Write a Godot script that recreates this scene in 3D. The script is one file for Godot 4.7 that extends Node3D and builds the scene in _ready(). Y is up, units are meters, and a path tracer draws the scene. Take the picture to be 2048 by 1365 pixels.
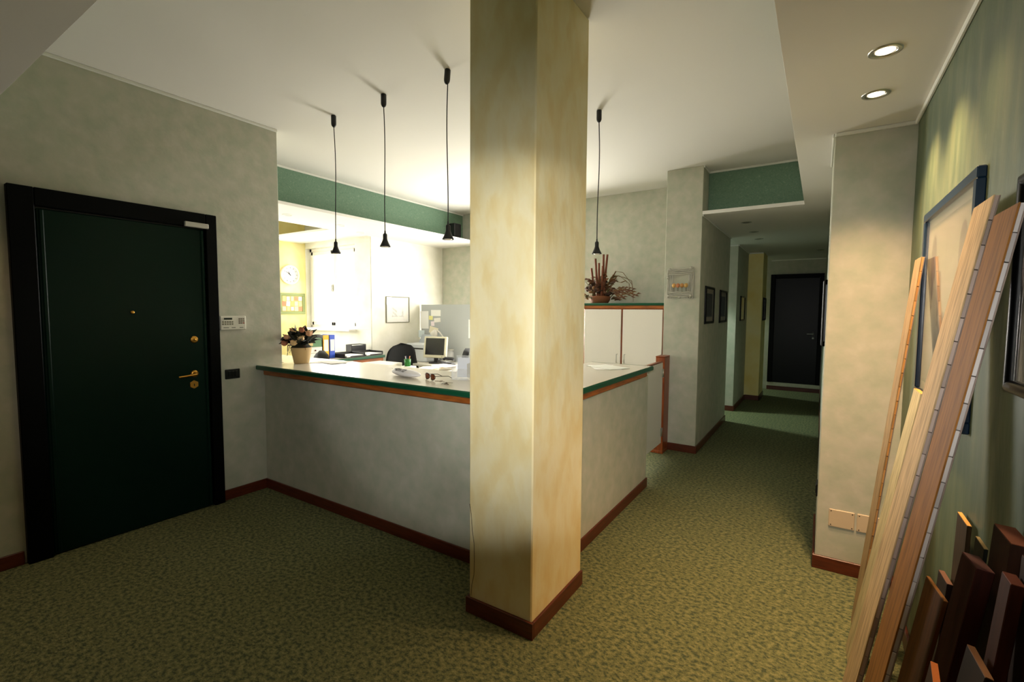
extends Node3D
# An office lobby seen from beside its right wall. Corridor runs along -Z, right is +X, the camera's foot is the origin.

const CEIL := 2.985
const SOFFIT := 2.493
var M := {}
var used := {}
var shapes := {}
var rng := RandomNumberGenerator.new()


func _ready() -> void:
	rng.seed = 7
	set_camera()
	set_air()
	set_lamps()
	make_materials()
	build_shell()
	build_doors_and_windows()
	build_counter()
	build_lamps()
	build_office()
	build_counter_things()
	build_wall_things()
	build_boards()


func set_camera() -> void:
	var c := Camera3D.new()
	c.name = "camera"
	c.fov = 71.60
	c.near = 0.02
	c.far = 100.0
	c.basis = Basis(Vector3.UP, deg_to_rad(33.049)) * Basis(Vector3.RIGHT, deg_to_rad(-3.701)) * Basis(Vector3.BACK, deg_to_rad(0.359))
	c.position = Vector3(0, 1.5, 0)
	c.current = true
	add_child(c)


func set_air() -> void:
	var e := Environment.new()
	e.background_mode = Environment.BG_SKY
	var s := ProceduralSkyMaterial.new()
	s.sky_top_color = Color(0.86, 0.9, 0.95)
	s.sky_horizon_color = Color(0.98, 0.97, 0.94)
	s.ground_horizon_color = Color(0.93, 0.92, 0.88)
	s.ground_bottom_color = Color(0.7, 0.69, 0.66)
	s.sky_energy_multiplier = 3.0
	s.ground_energy_multiplier = 3.0
	e.sky = Sky.new()
	e.sky.sky_material = s
	e.tonemap_mode = Environment.TONE_MAPPER_LINEAR
	e.tonemap_exposure = 0.89
	e.sdfgi_enabled = true
	e.ssao_enabled = true
	e.ssil_enabled = true
	var w := WorldEnvironment.new()
	w.name = "air"
	w.environment = e
	add_child(w)


const WARM := Color(1.0, 0.82, 0.62)
const FLASH := Color(0.99, 0.985, 0.97)
const DAY := Color(1.0, 0.98, 0.94)
const COOL := Color(0.9, 1.0, 0.94)

func aim(l: Light3D, called: String, from: Vector3, to: Vector3) -> void:
	l.name = called
	l.position = from
	l.basis = Basis.looking_at((to - from).normalized(), Vector3.UP if absf((to - from).normalized().y) < 0.98 else Vector3.BACK)
	l.shadow_enabled = true
	add_child(l, true)


func spot(called: String, from: Vector3, to: Vector3, energy: float, half: float, blend: float, size: float, color: Color) -> void:
	var l := SpotLight3D.new()
	l.light_energy = energy
	l.light_color = color
	l.spot_angle = half
	l.spot_angle_attenuation = blend
	l.spot_range = 14.0
	l.spot_attenuation = 2.0
	l.light_size = size
	aim(l, called, from, to)


func area(called: String, from: Vector3, to: Vector3, size: Vector2, energy: float, color: Color) -> void:
	var l := AreaLight3D.new()
	l.area_size = size
	l.area_normalize_energy = true
	l.light_energy = energy
	l.light_color = color
	l.area_range = 14.0
	l.area_attenuation = 2.0
	aim(l, called, from, to)


func set_lamps() -> void:
	# sun through the back window behind the yellow pillar onto the desk
	var sun := DirectionalLight3D.new()
	sun.light_energy = 17.0
	sun.light_color = Color(1.0, 0.965, 0.89)
	sun.light_angular_distance = 0.6
	aim(sun, "sun", Vector3(-3.3, 2.2, -5.86), Vector3(-4.05, 0.75, -4.4))
	# daylight in the office windows
	area("daylight", Vector3(-3.45, 1.65, -5.84), Vector3(-3.5, 1.2, -3.0), Vector2(1.1, 1.4), 17.0, DAY)
	area("daylight", Vector3(-6.62, 1.65, -3.2), Vector3(-4.0, 1.3, -3.6), Vector2(1.1, 1.2), 4.0, DAY)
	area("daylight", Vector3(-6.05, 1.8, -4.36), Vector3(-6.0, 1.5, -2.0), Vector2(1.0, 1.1), 1.2, DAY)
	# daylight from the two side rooms off the corridor
	area("daylight", Vector3(-2.45, 1.7, -7.38), Vector3(-0.6, 0.3, -7.38), Vector2(0.6, 1.2), 0.5, COOL)
	area("daylight", Vector3(-2.45, 1.7, -10.0), Vector3(-0.6, 0.2, -10.0), Vector2(0.6, 1.2), 0.2, COOL)
	spot("daylight", Vector3(-2.4, 2.1, -7.36), Vector3(-0.5, 0.0, -7.4), 4.5, 30.0, 0.6, 0.12, COOL)
	spot("daylight", Vector3(-2.4, 2.1, -10.0), Vector3(-0.4, 0.0, -9.95), 2.2, 28.0, 0.6, 0.12, COOL)
	# the photographer's flash, just above the lens: wide and low, its beam fading upwards
	for k in [-2, -1, 0, 1, 2, 3]:
		var yaw := deg_to_rad(34.0 - 12.0 * k)
		var eye := Vector3(0.0, 1.62, 0.03)
		spot("flash", eye, eye + Vector3(-sin(yaw), -0.125, -cos(yaw)), [0.85, 0.9, 2.1, 1.05, 1.0, 0.8][k + 2], 23.5, 0.3, 0.03, FLASH)
		spot("flash", eye, eye + Vector3(-sin(yaw), 0.0, -cos(yaw)), [0.25, 0.45, 1.05, 0.55, 0.45, 0.3][k + 2], 28.5, 0.9, 0.03, FLASH)
	# halogen spots in the lowered ceiling: the two in view are with their fittings, these are behind the camera
	for z in [-1.9, -0.4]:
		spot("halogen", Vector3(0.17, SOFFIT - 0.03, z), Vector3(0.17, 0.0, z), 0.7, 48.0, 1.0, 0.03, WARM)
	for x in [-0.9, -1.8, -2.7, -3.5]:
		spot("halogen", Vector3(x, SOFFIT - 0.03, -0.25), Vector3(x, 0.0, -0.25), 0.35 if x < -3.0 else 0.2, 50.0, 1.0, 0.03, WARM)


# ---------------------------------------------------------------- naming
func numbered(called: String) -> String:
	used[called] = used.get(called, -1) + 1
	return called if used[called] == 0 else "%s_%03d" % [called, used[called]]


func tag(o: Node, label: String, category := "", group := "", kind := "") -> void:
	if label:
		o.set_meta("label", label)
	if category:
		o.set_meta("category", category)
	if group:
		o.set_meta("group", group)
	if kind:
		o.set_meta("kind", kind)


func thing(called: String, label: String, category: String, at := Vector3.ZERO, group := "", kind := "") -> Node3D:
	var o := Node3D.new()
	o.name = numbered(called)
	o.position = at
	add_child(o)
	tag(o, label, category, group, kind)
	return o


func part(called: String, m: Mesh, mat: Material, parent: Node3D, at := Vector3.ZERO, turn := Vector3.ZERO) -> MeshInstance3D:
	var o := MeshInstance3D.new()
	o.name = called if parent != self else numbered(called)
	o.mesh = m
	o.material_override = mat
	o.position = at
	o.rotation_degrees = turn
	o.cast_shadow = GeometryInstance3D.SHADOW_CASTING_SETTING_ON
	parent.add_child(o, true)
	return o


func single(called: String, m: Mesh, mat: Material, label: String, category: String, at := Vector3.ZERO, turn := Vector3.ZERO, group := "", kind := "") -> MeshInstance3D:
	var o := part(called, m, mat, self, at, turn)
	tag(o, label, category, group, kind)
	return o


# ---------------------------------------------------------------- shapes
func begin() -> SurfaceTool:
	var st := SurfaceTool.new()
	st.begin(Mesh.PRIMITIVE_TRIANGLES)
	return st


func tri(st: SurfaceTool, a: Vector3, b: Vector3, c: Vector3, outward: Vector3) -> void:
	if (c - a).cross(b - a).dot(outward) < 0.0:
		var t := b
		b = c
		c = t
	st.add_vertex(a)
	st.add_vertex(b)
	st.add_vertex(c)


func quad(st: SurfaceTool, a: Vector3, b: Vector3, c: Vector3, d: Vector3, outward: Vector3) -> void:
	tri(st, a, b, c, outward)
	tri(st, a, c, d, outward)


func add_box(st: SurfaceTool, at: Vector3, size: Vector3, c := 0.003) -> void:
	var h := size / 2.0
	c = minf(c, minf(h.x, minf(h.y, h.z)) * 0.9)
	st.set_smooth_group(-1)
	for ax in 3:
		var u := (ax + 1) % 3
		var v := (ax + 2) % 3
		for s in [-1.0, 1.0]:
			var p := []
			for q in [[-1, -1], [1, -1], [1, 1], [-1, 1]]:
				var w := Vector3.ZERO
				w[ax] = s * h[ax]
				w[u] = q[0] * (h[u] - c)
				w[v] = q[1] * (h[v] - c)
				p.append(at + w)
			var n := Vector3.ZERO
			n[ax] = s
			quad(st, p[0], p[1], p[2], p[3], n)
		if c <= 0.0:
			continue
		for su in [-1.0, 1.0]:
			for sv in [-1.0, 1.0]:
				var a := Vector3.ZERO
				var b := Vector3.ZERO
				a[u] = su * h[u]
				a[v] = sv * (h[v] - c)
				b[u] = su * (h[u] - c)
				b[v] = sv * h[v]
				var l := Vector3.ZERO
				l[ax] = h[ax] - c
				var n := Vector3.ZERO
				n[u] = su
				n[v] = sv
				quad(st, at + a - l, at + a + l, at + b + l, at + b - l, n)
	if c > 0.0:
		for sx in [-1.0, 1.0]:
			for sy in [-1.0, 1.0]:
				for sz in [-1.0, 1.0]:
					var s := Vector3(sx, sy, sz)
					tri(st, at + s * Vector3(h.x, h.y - c, h.z - c), at + s * Vector3(h.x - c, h.y, h.z - c), at + s * Vector3(h.x - c, h.y - c, h.z), s)


func done(st: SurfaceTool) -> ArrayMesh:
	st.generate_normals()
	return st.commit()


func box(size: Vector3, c := 0.003) -> ArrayMesh:
	var key := "%.4f %.4f %.4f %.4f" % [size.x, size.y, size.z, c]
	if not shapes.has(key):
		var st := begin()
		add_box(st, Vector3.ZERO, size, c)
		shapes[key] = done(st)
	return shapes[key]


# boxes given by two corners, joined into one mesh
func blocks(list: Array, c := 0.004) -> ArrayMesh:
	var st := begin()
	for b in list:
		var lo: Vector3 = b[0]
		var hi: Vector3 = b[1]
		add_box(st, (lo + hi) / 2.0, (hi - lo).abs(), c)
	return done(st)


func slab(called: String, lo: Vector3, hi: Vector3, mat: Material, parent: Node3D, c := 0.004) -> MeshInstance3D:
	return part(called, box((hi - lo).abs(), c), mat, parent, (lo + hi) / 2.0 - (parent.position if parent != self else Vector3.ZERO))


func add_lathe(st: SurfaceTool, profile: Array, n := 20, at := Vector3.ZERO, squash := Vector3.ONE) -> void:
	st.set_smooth_group(1)
	for i in profile.size() - 1:
		var p: Vector2 = profile[i]
		var q: Vector2 = profile[i + 1]
		if p.distance_to(q) < 1e-6:
			continue
		for k in n:
			var a := TAU * k / n
			var b := TAU * (k + 1) / n
			var p0 := Vector3(cos(a) * p.x, p.y, sin(a) * p.x) * squash + at
			var p1 := Vector3(cos(b) * p.x, p.y, sin(b) * p.x) * squash + at
			var q0 := Vector3(cos(a) * q.x, q.y, sin(a) * q.x) * squash + at
			var q1 := Vector3(cos(b) * q.x, q.y, sin(b) * q.x) * squash + at
			# profile runs bottom to top: outward is to its right
			var d := q - p
			var m := (a + b) / 2.0
			var out := Vector3(cos(m) * d.y, -d.x, sin(m) * d.y)
			if p.x > 1e-6:
				tri(st, p0, p1, q1 if q.x > 1e-6 else q0, out)
			if q.x > 1e-6:
				tri(st, p0, q1, q0, out)


func lathe(profile: Array, n := 20, squash := Vector3.ONE) -> ArrayMesh:
	var st := begin()
	add_lathe(st, profile, n, Vector3.ZERO, squash)
	return done(st)


func egg(r: float, h: float, n := 12, squash := Vector3.ONE) -> ArrayMesh:
	var p := []
	for i in 9:
		var a := PI * i / 8.0
		p.append(Vector2(sin(a) * r, h / 2.0 - cos(a) * h / 2.0))
	return lathe(p, n, squash)


func add_tube(st: SurfaceTool, path: Array, r0: float, r1 := -1.0, n := 8) -> void:
	if r1 < 0.0:
		r1 = r0
	st.set_smooth_group(1)
	var rings := []
	var side := Vector3.ZERO
	for i in path.size():
		var p: Vector3 = path[i]
		var d: Vector3 = (path[mini(i + 1, path.size() - 1)] - path[maxi(i - 1, 0)]).normalized()
		if side == Vector3.ZERO:
			side = d.cross(Vector3(0.3, 0.2, 0.9)).normalized()
		side = (side - d * side.dot(d)).normalized()
		var up := d.cross(side)
		var r := lerpf(r0, r1, float(i) / (path.size() - 1))
		var ring := []
		for k in n:
			ring.append(p + (side * cos(TAU * k / n) + up * sin(TAU * k / n)) * r)
		rings.append(ring)
	for i in path.size() - 1:
		var mid: Vector3 = (path[i] + path[i + 1]) / 2.0
		for k in n:
			var l := (k + 1) % n
			var o: Vector3 = (rings[i][k] + rings[i][l] + rings[i + 1][k]) / 3.0 - mid
			quad(st, rings[i][k], rings[i][l], rings[i + 1][l], rings[i + 1][k], o)
	st.set_smooth_group(-1)
	var e := path.size() - 1
	for k in range(1, n - 1):
		tri(st, rings[0][0], rings[0][k], rings[0][k + 1], path[0] - path[1])
		tri(st, rings[e][0], rings[e][k], rings[e][k + 1], path[e] - path[e - 1])


func tube(path: Array, r0: float, r1 := -1.0, n := 8) -> ArrayMesh:
	var st := begin()
	add_tube(st, path, r0, r1, n)
	return done(st)


# an outline in XY pulled along Z, its front edge eased by c
func prism(outline: Array, depth: float, c := 0.0) -> ArrayMesh:
	var st := begin()
	add_prism(st, outline, depth, c)
	return done(st)


func add_prism(st: SurfaceTool, outline: Array, depth: float, c := 0.0, at := Vector3.ZERO) -> void:
	st.set_smooth_group(-1)
	var p := PackedVector2Array(outline)
	if Geometry2D.is_polygon_clockwise(p):
		p.reverse()
	var inner := p
	if c > 0.0:
		var off := Geometry2D.offset_polygon(p, -c)
		if off.size() == 1 and off[0].size() == p.size():
			inner = PackedVector2Array()
			for v in p:   # match each corner with its nearest inset corner
				var best: Vector2 = off[0][0]
				for w in off[0]:
					if w.distance_to(v) < best.distance_to(v):
						best = w
				inner.append(best)
		else:
			c = 0.0
	var h := depth / 2.0
	var ids := Geometry2D.triangulate_polygon(inner)
	for i in range(0, ids.size(), 3):
		for s in [-1.0, 1.0]:
			var a := inner[ids[i]]
			var b := inner[ids[i + 1]]
			var d := inner[ids[i + 2]]
			tri(st, at + Vector3(a.x, a.y, s * h), at + Vector3(b.x, b.y, s * h), at + Vector3(d.x, d.y, s * h), Vector3(0, 0, s))
	for i in p.size():
		var j := (i + 1) % p.size()
		var e := p[j] - p[i]
		var n := Vector3(e.y, -e.x, 0)
		quad(st, at + Vector3(p[i].x, p[i].y, -h + c), at + Vector3(p[j].x, p[j].y, -h + c), at + Vector3(p[j].x, p[j].y, h - c), at + Vector3(p[i].x, p[i].y, h - c), n)
		if c > 0.0:
			for s in [-1.0, 1.0]:
				quad(st, at + Vector3(p[i].x, p[i].y, s * (h - c)), at + Vector3(p[j].x, p[j].y, s * (h - c)), at + Vector3(inner[j].x, inner[j].y, s * h), at + Vector3(inner[i].x, inner[i].y, s * h), n + Vector3(0, 0, s * n.length()))


# a curved blade: spine points, half-widths, across direction, small thickness
func blade(spine: Array, widths: Array, across: Vector3, thick := 0.0012, cup := 0.15) -> ArrayMesh:
	var st := begin()
	st.set_smooth_group(1)
	var top := []
	for i in spine.size():
		var d: Vector3 = (spine[mini(i + 1, spine.size() - 1)] - spine[maxi(i - 1, 0)]).normalized()
		var a := (across - d * across.dot(d)).normalized()
		var n := a.cross(d).normalized()
		var w: float = widths[i]
		top.append([spine[i] - a * w + n * w * cup, spine[i], spine[i] + a * w + n * w * cup, n])
	for s in [1.0, -1.0]:
		for i in spine.size() - 1:
			for k in 2:
				var n: Vector3 = top[i][3] * s
				var o := n * thick / 2.0
				quad(st, top[i][k] + o, top[i][k + 1] + o, top[i + 1][k + 1] + o, top[i + 1][k] + o, n)
	st.set_smooth_group(-1)
	for i in spine.size() - 1:
		for k in [0, 2]:
			var o: Vector3 = top[i][3] * thick / 2.0
			quad(st, top[i][k] - o, top[i][k] + o, top[i + 1][k] + o, top[i + 1][k] - o, top[i][k] - top[i][1])
	return done(st)


# ---------------------------------------------------------------- materials
func noise(seed_: int, freq: float, ramp: Array, warp := 0.0, octaves := 4, size := 512, kind := FastNoiseLite.TYPE_SIMPLEX_SMOOTH) -> NoiseTexture2D:
	var n := FastNoiseLite.new()
	n.noise_type = kind
	n.seed = seed_
	n.frequency = freq
	n.fractal_octaves = octaves
	if warp > 0.0:
		n.domain_warp_enabled = true
		n.domain_warp_amplitude = warp
		n.domain_warp_frequency = freq * 0.8
	var t := NoiseTexture2D.new()
	t.width = size
	t.height = size
	t.seamless = true
	t.noise = n
	if ramp:
		var g := Gradient.new()
		g.offsets = PackedFloat32Array(ramp.map(func(r): return r[0]))
		g.colors = PackedColorArray(ramp.map(func(r): return r[1]))
		t.color_ramp = g
	return t


func flat(c: Color, rough := 0.6, metal := 0.0, spec := 0.5) -> StandardMaterial3D:
	var m := StandardMaterial3D.new()
	m.albedo_color = c
	m.roughness = rough
	m.metallic = metal
	m.metallic_specular = spec
	return m


func tiled(t: Texture2D, scale: Vector3, rough := 0.8, tint := Color.WHITE, world := true) -> StandardMaterial3D:
	var m := flat(tint, rough)
	m.albedo_texture = t
	m.uv1_triplanar = true
	m.uv1_world_triplanar = world
	m.uv1_scale = scale
	m.uv1_triplanar_sharpness = 8.0
	return m


func relief(m: StandardMaterial3D, t: Texture2D, cm: float) -> StandardMaterial3D:
	m.heightmap_enabled = true
	m.heightmap_texture = t
	m.heightmap_scale = cm
	return m


func grey(v: float, tint := Color.WHITE) -> Color:
	return Color(v * tint.r, v * tint.g, v * tint.b)


func make_materials() -> void:
	var sponge := noise(3, 0.011, [[0.0, Color(0.675, 0.692, 0.61)], [0.42, Color(0.712, 0.718, 0.642)], [0.6, Color(0.728, 0.724, 0.652)], [1.0, Color(0.765, 0.752, 0.69)]], 14.0, 6, 1024)
	M.wall = relief(tiled(sponge, Vector3.ONE * 0.6, 0.75), noise(4, 0.03, [], 0.0, 4, 512), 0.12)
	var cream := noise(6, 0.011, [[0.0, Color(0.88, 0.87, 0.80)], [1.0, Color(0.94, 0.93, 0.88)]], 14.0, 5, 512)
	M.wall_pale = tiled(cream, Vector3.ONE * 0.6, 0.75)
	var plaster := noise(11, 0.005, [[0.0, Color(0.89, 0.80, 0.565)], [0.36, Color(0.905, 0.838, 0.635)], [0.52, Color(0.915, 0.86, 0.675)], [0.68, Color(0.922, 0.875, 0.71)], [1.0, Color(0.91, 0.85, 0.66)]], 80.0, 4, 1024)
	M.plaster = relief(tiled(plaster, Vector3(1.2, 0.55, 1.2), 0.62), noise(5, 0.02, [], 20.0, 4, 512), 0.12)
	M.yellow = tiled(noise(12, 0.005, [[0.0, Color(0.93, 0.84, 0.50)], [0.5, Color(0.95, 0.89, 0.61)], [1.0, Color(0.96, 0.92, 0.70)]], 40.0, 4, 512), Vector3.ONE * 0.7, 0.75)
	var streak := noise(21, 0.012, [[0.0, Color(0.26, 0.325, 0.23)], [0.5, Color(0.32, 0.375, 0.265)], [1.0, Color(0.40, 0.43, 0.31)]], 0.0, 4, 512)
	M.wall_right = relief(tiled(streak, Vector3(1.6, 0.35, 1.6), 0.5), noise(22, 0.03, [], 0.0, 3, 512), 0.1)
	M.fascia = tiled(noise(31, 0.03, [[0.0, Color(0.38, 0.50, 0.41)], [0.46, Color(0.40, 0.52, 0.43)], [0.5, Color(0.52, 0.61, 0.52)], [0.54, Color(0.40, 0.52, 0.43)], [1.0, Color(0.43, 0.54, 0.45)]], 24.0, 2, 1024), Vector3.ONE * 0.9, 0.7)
	var fleck := noise(41, 0.02, [[0.0, Color(0.20, 0.25, 0.19)], [0.34, Color(0.29, 0.33, 0.23)], [0.40, Color(0.40, 0.41, 0.27)], [0.47, Color(0.475, 0.475, 0.315)], [0.515, Color(0.42, 0.42, 0.28)], [0.54, Color(0.34, 0.365, 0.25)], [0.57, Color(0.46, 0.455, 0.30)], [0.66, Color(0.52, 0.51, 0.345)], [1.0, Color(0.58, 0.56, 0.39)]], 26.0, 5, 1024)
	(fleck.noise as FastNoiseLite).fractal_gain = 0.62
	(fleck.noise as FastNoiseLite).fractal_lacunarity = 2.3
	M.carpet = relief(tiled(fleck, Vector3(1.5, 1.5, 2.0), 0.95, Color(0.93, 0.95, 0.93)), noise(42, 0.09, [], 0.0, 3, 512), 0.4)
	M.white = flat(Color(0.9, 0.89, 0.86), 0.8)
	M.trim = flat(Color(0.88, 0.88, 0.84), 0.5)
	M.laminate = flat(Color(0.86, 0.83, 0.76), 0.22)
	M.cabinet_white = flat(Color(0.9, 0.88, 0.83), 0.45)
	M.green_edge = flat(Color(0.05, 0.30, 0.20), 0.3)
	var grain := noise(51, 0.02, [[0.0, grey(0.68)], [0.45, grey(0.86)], [1.0, grey(1.0)]], 12.0, 4, 512)
	M.grain = grain
	M.wood = tiled(grain, Vector3(0.5, 4.0, 0.5), 0.4, Color(0.71, 0.40, 0.16))
	M.wood_tall = tiled(grain, Vector3(4.0, 0.4, 4.0), 0.35, Color(0.62, 0.30, 0.11))
	M.skirting = tiled(grain, Vector3(0.5, 5.0, 0.5), 0.35, Color(0.40, 0.17, 0.085))
	M.door = flat(Color(0.022, 0.125, 0.088), 0.35, 0.0, 0.25)
	M.door_frame = flat(Color(0.01, 0.018, 0.016), 0.45, 0.0, 0.2)
	M.black = flat(Color(0.025, 0.027, 0.026), 0.45)
	M.black_fabric = flat(Color(0.06, 0.066, 0.066), 0.9)
	M.black_fabric.rim_enabled = true
	M.black_fabric.rim = 0.3
	M.brass = flat(Color(0.80, 0.60, 0.27), 0.3, 1.0)
	M.steel = flat(Color(0.75, 0.75, 0.72), 0.3, 1.0)
	M.paper = flat(Color(0.93, 0.92, 0.88), 0.8)
	M.plastic = flat(Color(0.84, 0.83, 0.77), 0.4)
	M.glass = flat(Color(0.95, 0.97, 0.96, 0.06), 0.02)
	M.glass.transparency = BaseMaterial3D.TRANSPARENCY_ALPHA
	M.acrylic = flat(Color(0.96, 0.97, 0.98, 0.16), 0.05)
	M.acrylic.transparency = BaseMaterial3D.TRANSPARENCY_ALPHA
	M.glow = flat(Color(1, 0.95, 0.85), 0.4)
	M.glow.emission_enabled = true
	M.glow.emission = Color(1.0, 0.93, 0.80)
	M.glow.emission_energy_multiplier = 5.0


# ---------------------------------------------------------------- the setting
func wall(called: String, list: Array, mat: Material, label: String) -> MeshInstance3D:
	return single(called, blocks(list, 0.004), mat, label, "wall", Vector3.ZERO, Vector3.ZERO, "", "structure")


func skirt(called: String, list: Array, label: String) -> void:
	single(called, blocks(list, 0.003), M.skirting, label, "baseboard", Vector3.ZERO, Vector3.ZERO, "", "structure")


func build_shell() -> void:
	var v := func(x, y, z): return Vector3(x, y, z)
	single("floor", blocks([[v.call(-6.85, -0.12, -10.65), v.call(0.6, 0.0, 3.2)]], 0.0), M.carpet, "olive carpet with dark green flecks covering the whole floor", "carpet", Vector3.ZERO, Vector3.ZERO, "", "structure")
	wall("wall_left", [[v.call(-4.05, 0, -2.31), v.call(-3.85, CEIL, 3.0)]], M.wall, "grey green sponged wall around the dark entrance door")
	wall("wall_front", [[v.call(-6.85, 0, -2.31), v.call(-4.05, CEIL, -2.11)]], M.wall, "sponged return wall behind the entrance wall")
	wall("wall_yellow", [[v.call(-6.85, 0, -4.64), v.call(-6.65, CEIL, -3.85)], [v.call(-6.85, 0, -3.85), v.call(-6.65, 0.95, -2.6)], [v.call(-6.85, 2.3, -3.85), v.call(-6.65, CEIL, -2.6)], [v.call(-6.85, 0, -2.6), v.call(-6.65, CEIL, -2.31)]], M.yellow, "yellow office wall with the clock and pinboard")
	wall("wall_window", [[v.call(-6.65, 0, -4.64), v.call(-5.17, 1.21, -4.40)], [v.call(-6.65, 2.42, -4.64), v.call(-5.17, CEIL, -4.40)], [v.call(-5.5, 1.21, -4.64), v.call(-5.17, 2.42, -4.40)], [v.call(-6.65, 1.21, -4.64), v.call(-6.645, 2.42, -4.40)]], M.wall_pale, "pale office wall with the bright window")
	wall("wall_office", [[v.call(-5.37, 0, -6.06), v.call(-5.168, CEIL, -4.402)]], M.wall_pale, "pale office wall with the small thin framed drawing")
	wall("wall_back", [[v.call(-5.17, 0, -6.06), v.call(-4.05, CEIL, -5.86)], [v.call(-4.05, 0, -6.06), v.call(-2.85, 0.9, -5.86)], [v.call(-4.05, 2.4, -6.06), v.call(-2.85, CEIL, -5.86)], [v.call(-2.85, 0, -6.06), v.call(-1.42, CEIL, -5.86)]], M.wall, "pale green wall behind the white cabinet and desk")
	var col := wall("pillar", [[v.call(-1.42, 0, -7.0), v.call(-1.055, CEIL, -5.18)]], M.wall, "grey green pillar between the cabinet and the corridor, with the wicker frame")
	col.set_meta("category", "pillar")
	wall("wall_corridor", [[v.call(-2.6, 0, -8.95), v.call(-1.055, CEIL, -7.75)]], M.wall, "second stretch of the corridor's left wall with one small frame")
	wall("wall_corridor", [[v.call(-2.6, 0, -9.6), v.call(-0.83, CEIL, -8.95)]], M.yellow, "yellow projecting wall deep in the corridor")
	wall("wall_side", [[v.call(-2.8, 0, -10.4), v.call(-2.6, CEIL, -6.8)], [v.call(-2.6, 0, -7.0), v.call(-1.42, CEIL, -6.8)]], M.wall, "walls of the bright side passages off the corridor")
	wall("wall_end", [[v.call(-2.8, 0, -10.6), v.call(0.3, CEIL, -10.4)]], M.wall, "grey green end wall of the corridor around the far door")
	wall("wall_corridor", [[v.call(0.05, 0, -10.4), v.call(0.3, CEIL, -3.9)]], M.wall, "right wall of the corridor seen edge on")
	var rp := wall("pillar", [[v.call(0.028, 0, -3.9), v.call(0.4, CEIL, -3.244)]], M.wall, "beige pillar at the right with two blank cover plates near its foot")
	rp.set_meta("category", "pillar")
	wall("wall_right", [[v.call(0.385, 0, -3.244), v.call(0.6, CEIL, 3.0)]], M.wall_right, "green brushed wall with the leaning boards")
	wall("wall_rear", [[v.call(-4.05, 0, 3.0), v.call(0.6, CEIL, 3.2)]], flat(Color(0.42, 0.36, 0.28), 0.7), "brown wall behind the camera")
	# ceiling: the high field, lowered plates round it with green faces set back above their edges
	var c := thing("ceiling", "white raised ceiling with lowered white borders and green faces", "ceiling", Vector3.ZERO, "", "structure")
	slab("raised_field", v.call(-6.85, CEIL, -10.65), v.call(0.6, 3.12, 3.2), M.white, c, 0.0)
	slab("lowered_plate", v.call(-0.165, SOFFIT, -5.18), v.call(0.385, SOFFIT + 0.03, 3.0), M.white, c, 0.0008)
	slab("lowered_plate", v.call(-3.85, SOFFIT, -0.605), v.call(-0.165, SOFFIT + 0.03, 3.0), M.white, c, 0.0008)
	slab("lowered_plate", v.call(-1.055, SOFFIT, -10.4), v.call(0.05, SOFFIT + 0.035, -5.18), M.white, c, 0.0008)
	slab("lowered_plate", v.call(-2.6, SOFFIT, -10.4), v.call(-1.055, SOFFIT + 0.035, -9.6), M.white, c, 0.0008)
	slab("lowered_plate", v.call(-2.6, SOFFIT, -7.75), v.call(-1.055, SOFFIT + 0.035, -7.0), M.white, c, 0.0008)
	slab("lowered_plate", v.call(-5.17, SOFFIT, -5.86), v.call(-4.325, SOFFIT + 0.03, -2.31), M.white, c, 0.0008)
	slab("lowered_plate", v.call(-6.65, SOFFIT, -4.34), v.call(-5.17, SOFFIT + 0.03, -3.77), M.white, c, 0.0008)
	tag(slab("fascia", v.call(-4.85, SOFFIT + 0.03, -5.86), v.call(-4.745, CEIL, -2.31), M.fascia, c), "dark green face above the office ceiling edge")
	tag(slab("fascia", v.call(-1.055, SOFFIT + 0.035, -5.58), v.call(0.05, CEIL, -5.45), M.fascia, c), "dark green face above the corridor entrance")
	slab("fascia", v.call(0.08, SOFFIT + 0.03, -5.18), v.call(0.2, CEIL, 3.0), M.fascia, c)
	slab("fascia", v.call(-3.85, SOFFIT + 0.03, -0.4), v.call(0.08, CEIL, -0.3), M.fascia, c)
	# slim white mouldings where walls meet ceilings
	single("trim_1", blocks([[v.call(-3.85, CEIL - 0.022, -2.31), v.call(-3.835, CEIL, -0.4)], [v.call(-4.745, CEIL - 0.022, -5.86), v.call(-4.73, CEIL, -2.31)], [v.call(-1.055, CEIL - 0.02, -5.45), v.call(0.08, CEIL, -5.435)], [v.call(-1.055, CEIL - 0.02, -5.45), v.call(-1.04, CEIL, -5.18)]], 0.004), M.trim, "slim white moulding along the raised ceiling", "trim", Vector3.ZERO, Vector3.ZERO, "", "structure")
	single("trim_2", blocks([[v.call(0.37, SOFFIT - 0.02, -3.244), v.call(0.385, SOFFIT, 3.0)], [v.call(0.028, SOFFIT - 0.02, -3.244), v.call(0.385, SOFFIT, -3.229)], [v.call(0.016, SOFFIT - 0.02, -3.9), v.call(0.028, SOFFIT, -3.244)], [v.call(-1.055, SOFFIT - 0.02, -7.0), v.call(-1.042, SOFFIT, -5.18)], [v.call(-1.055, SOFFIT - 0.02, -8.95), v.call(-1.042, SOFFIT, -7.75)], [v.call(-1.42, SOFFIT - 0.02, -7.75), v.call(-1.055, SOFFIT, -7.737)], [v.call(-1.055, SOFFIT - 0.02, -8.95), v.call(-0.83, SOFFIT, -8.937)], [v.call(-0.83, SOFFIT - 0.02, -10.4), v.call(0.05, SOFFIT, -10.387)]], 0.004), M.trim, "slim white moulding along the lowered ceiling", "trim", Vector3.ZERO, Vector3.ZERO, "", "structure")
	# skirting boards
	var h := 0.08
	skirt("baseboard_left", [[v.call(-3.85, 0, -2.14), v.call(-3.836, h, -1.805)], [v.call(-3.85, 0, -0.695), v.call(-3.836, h, 3.0)]], "red brown skirting along the entrance wall")
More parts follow.
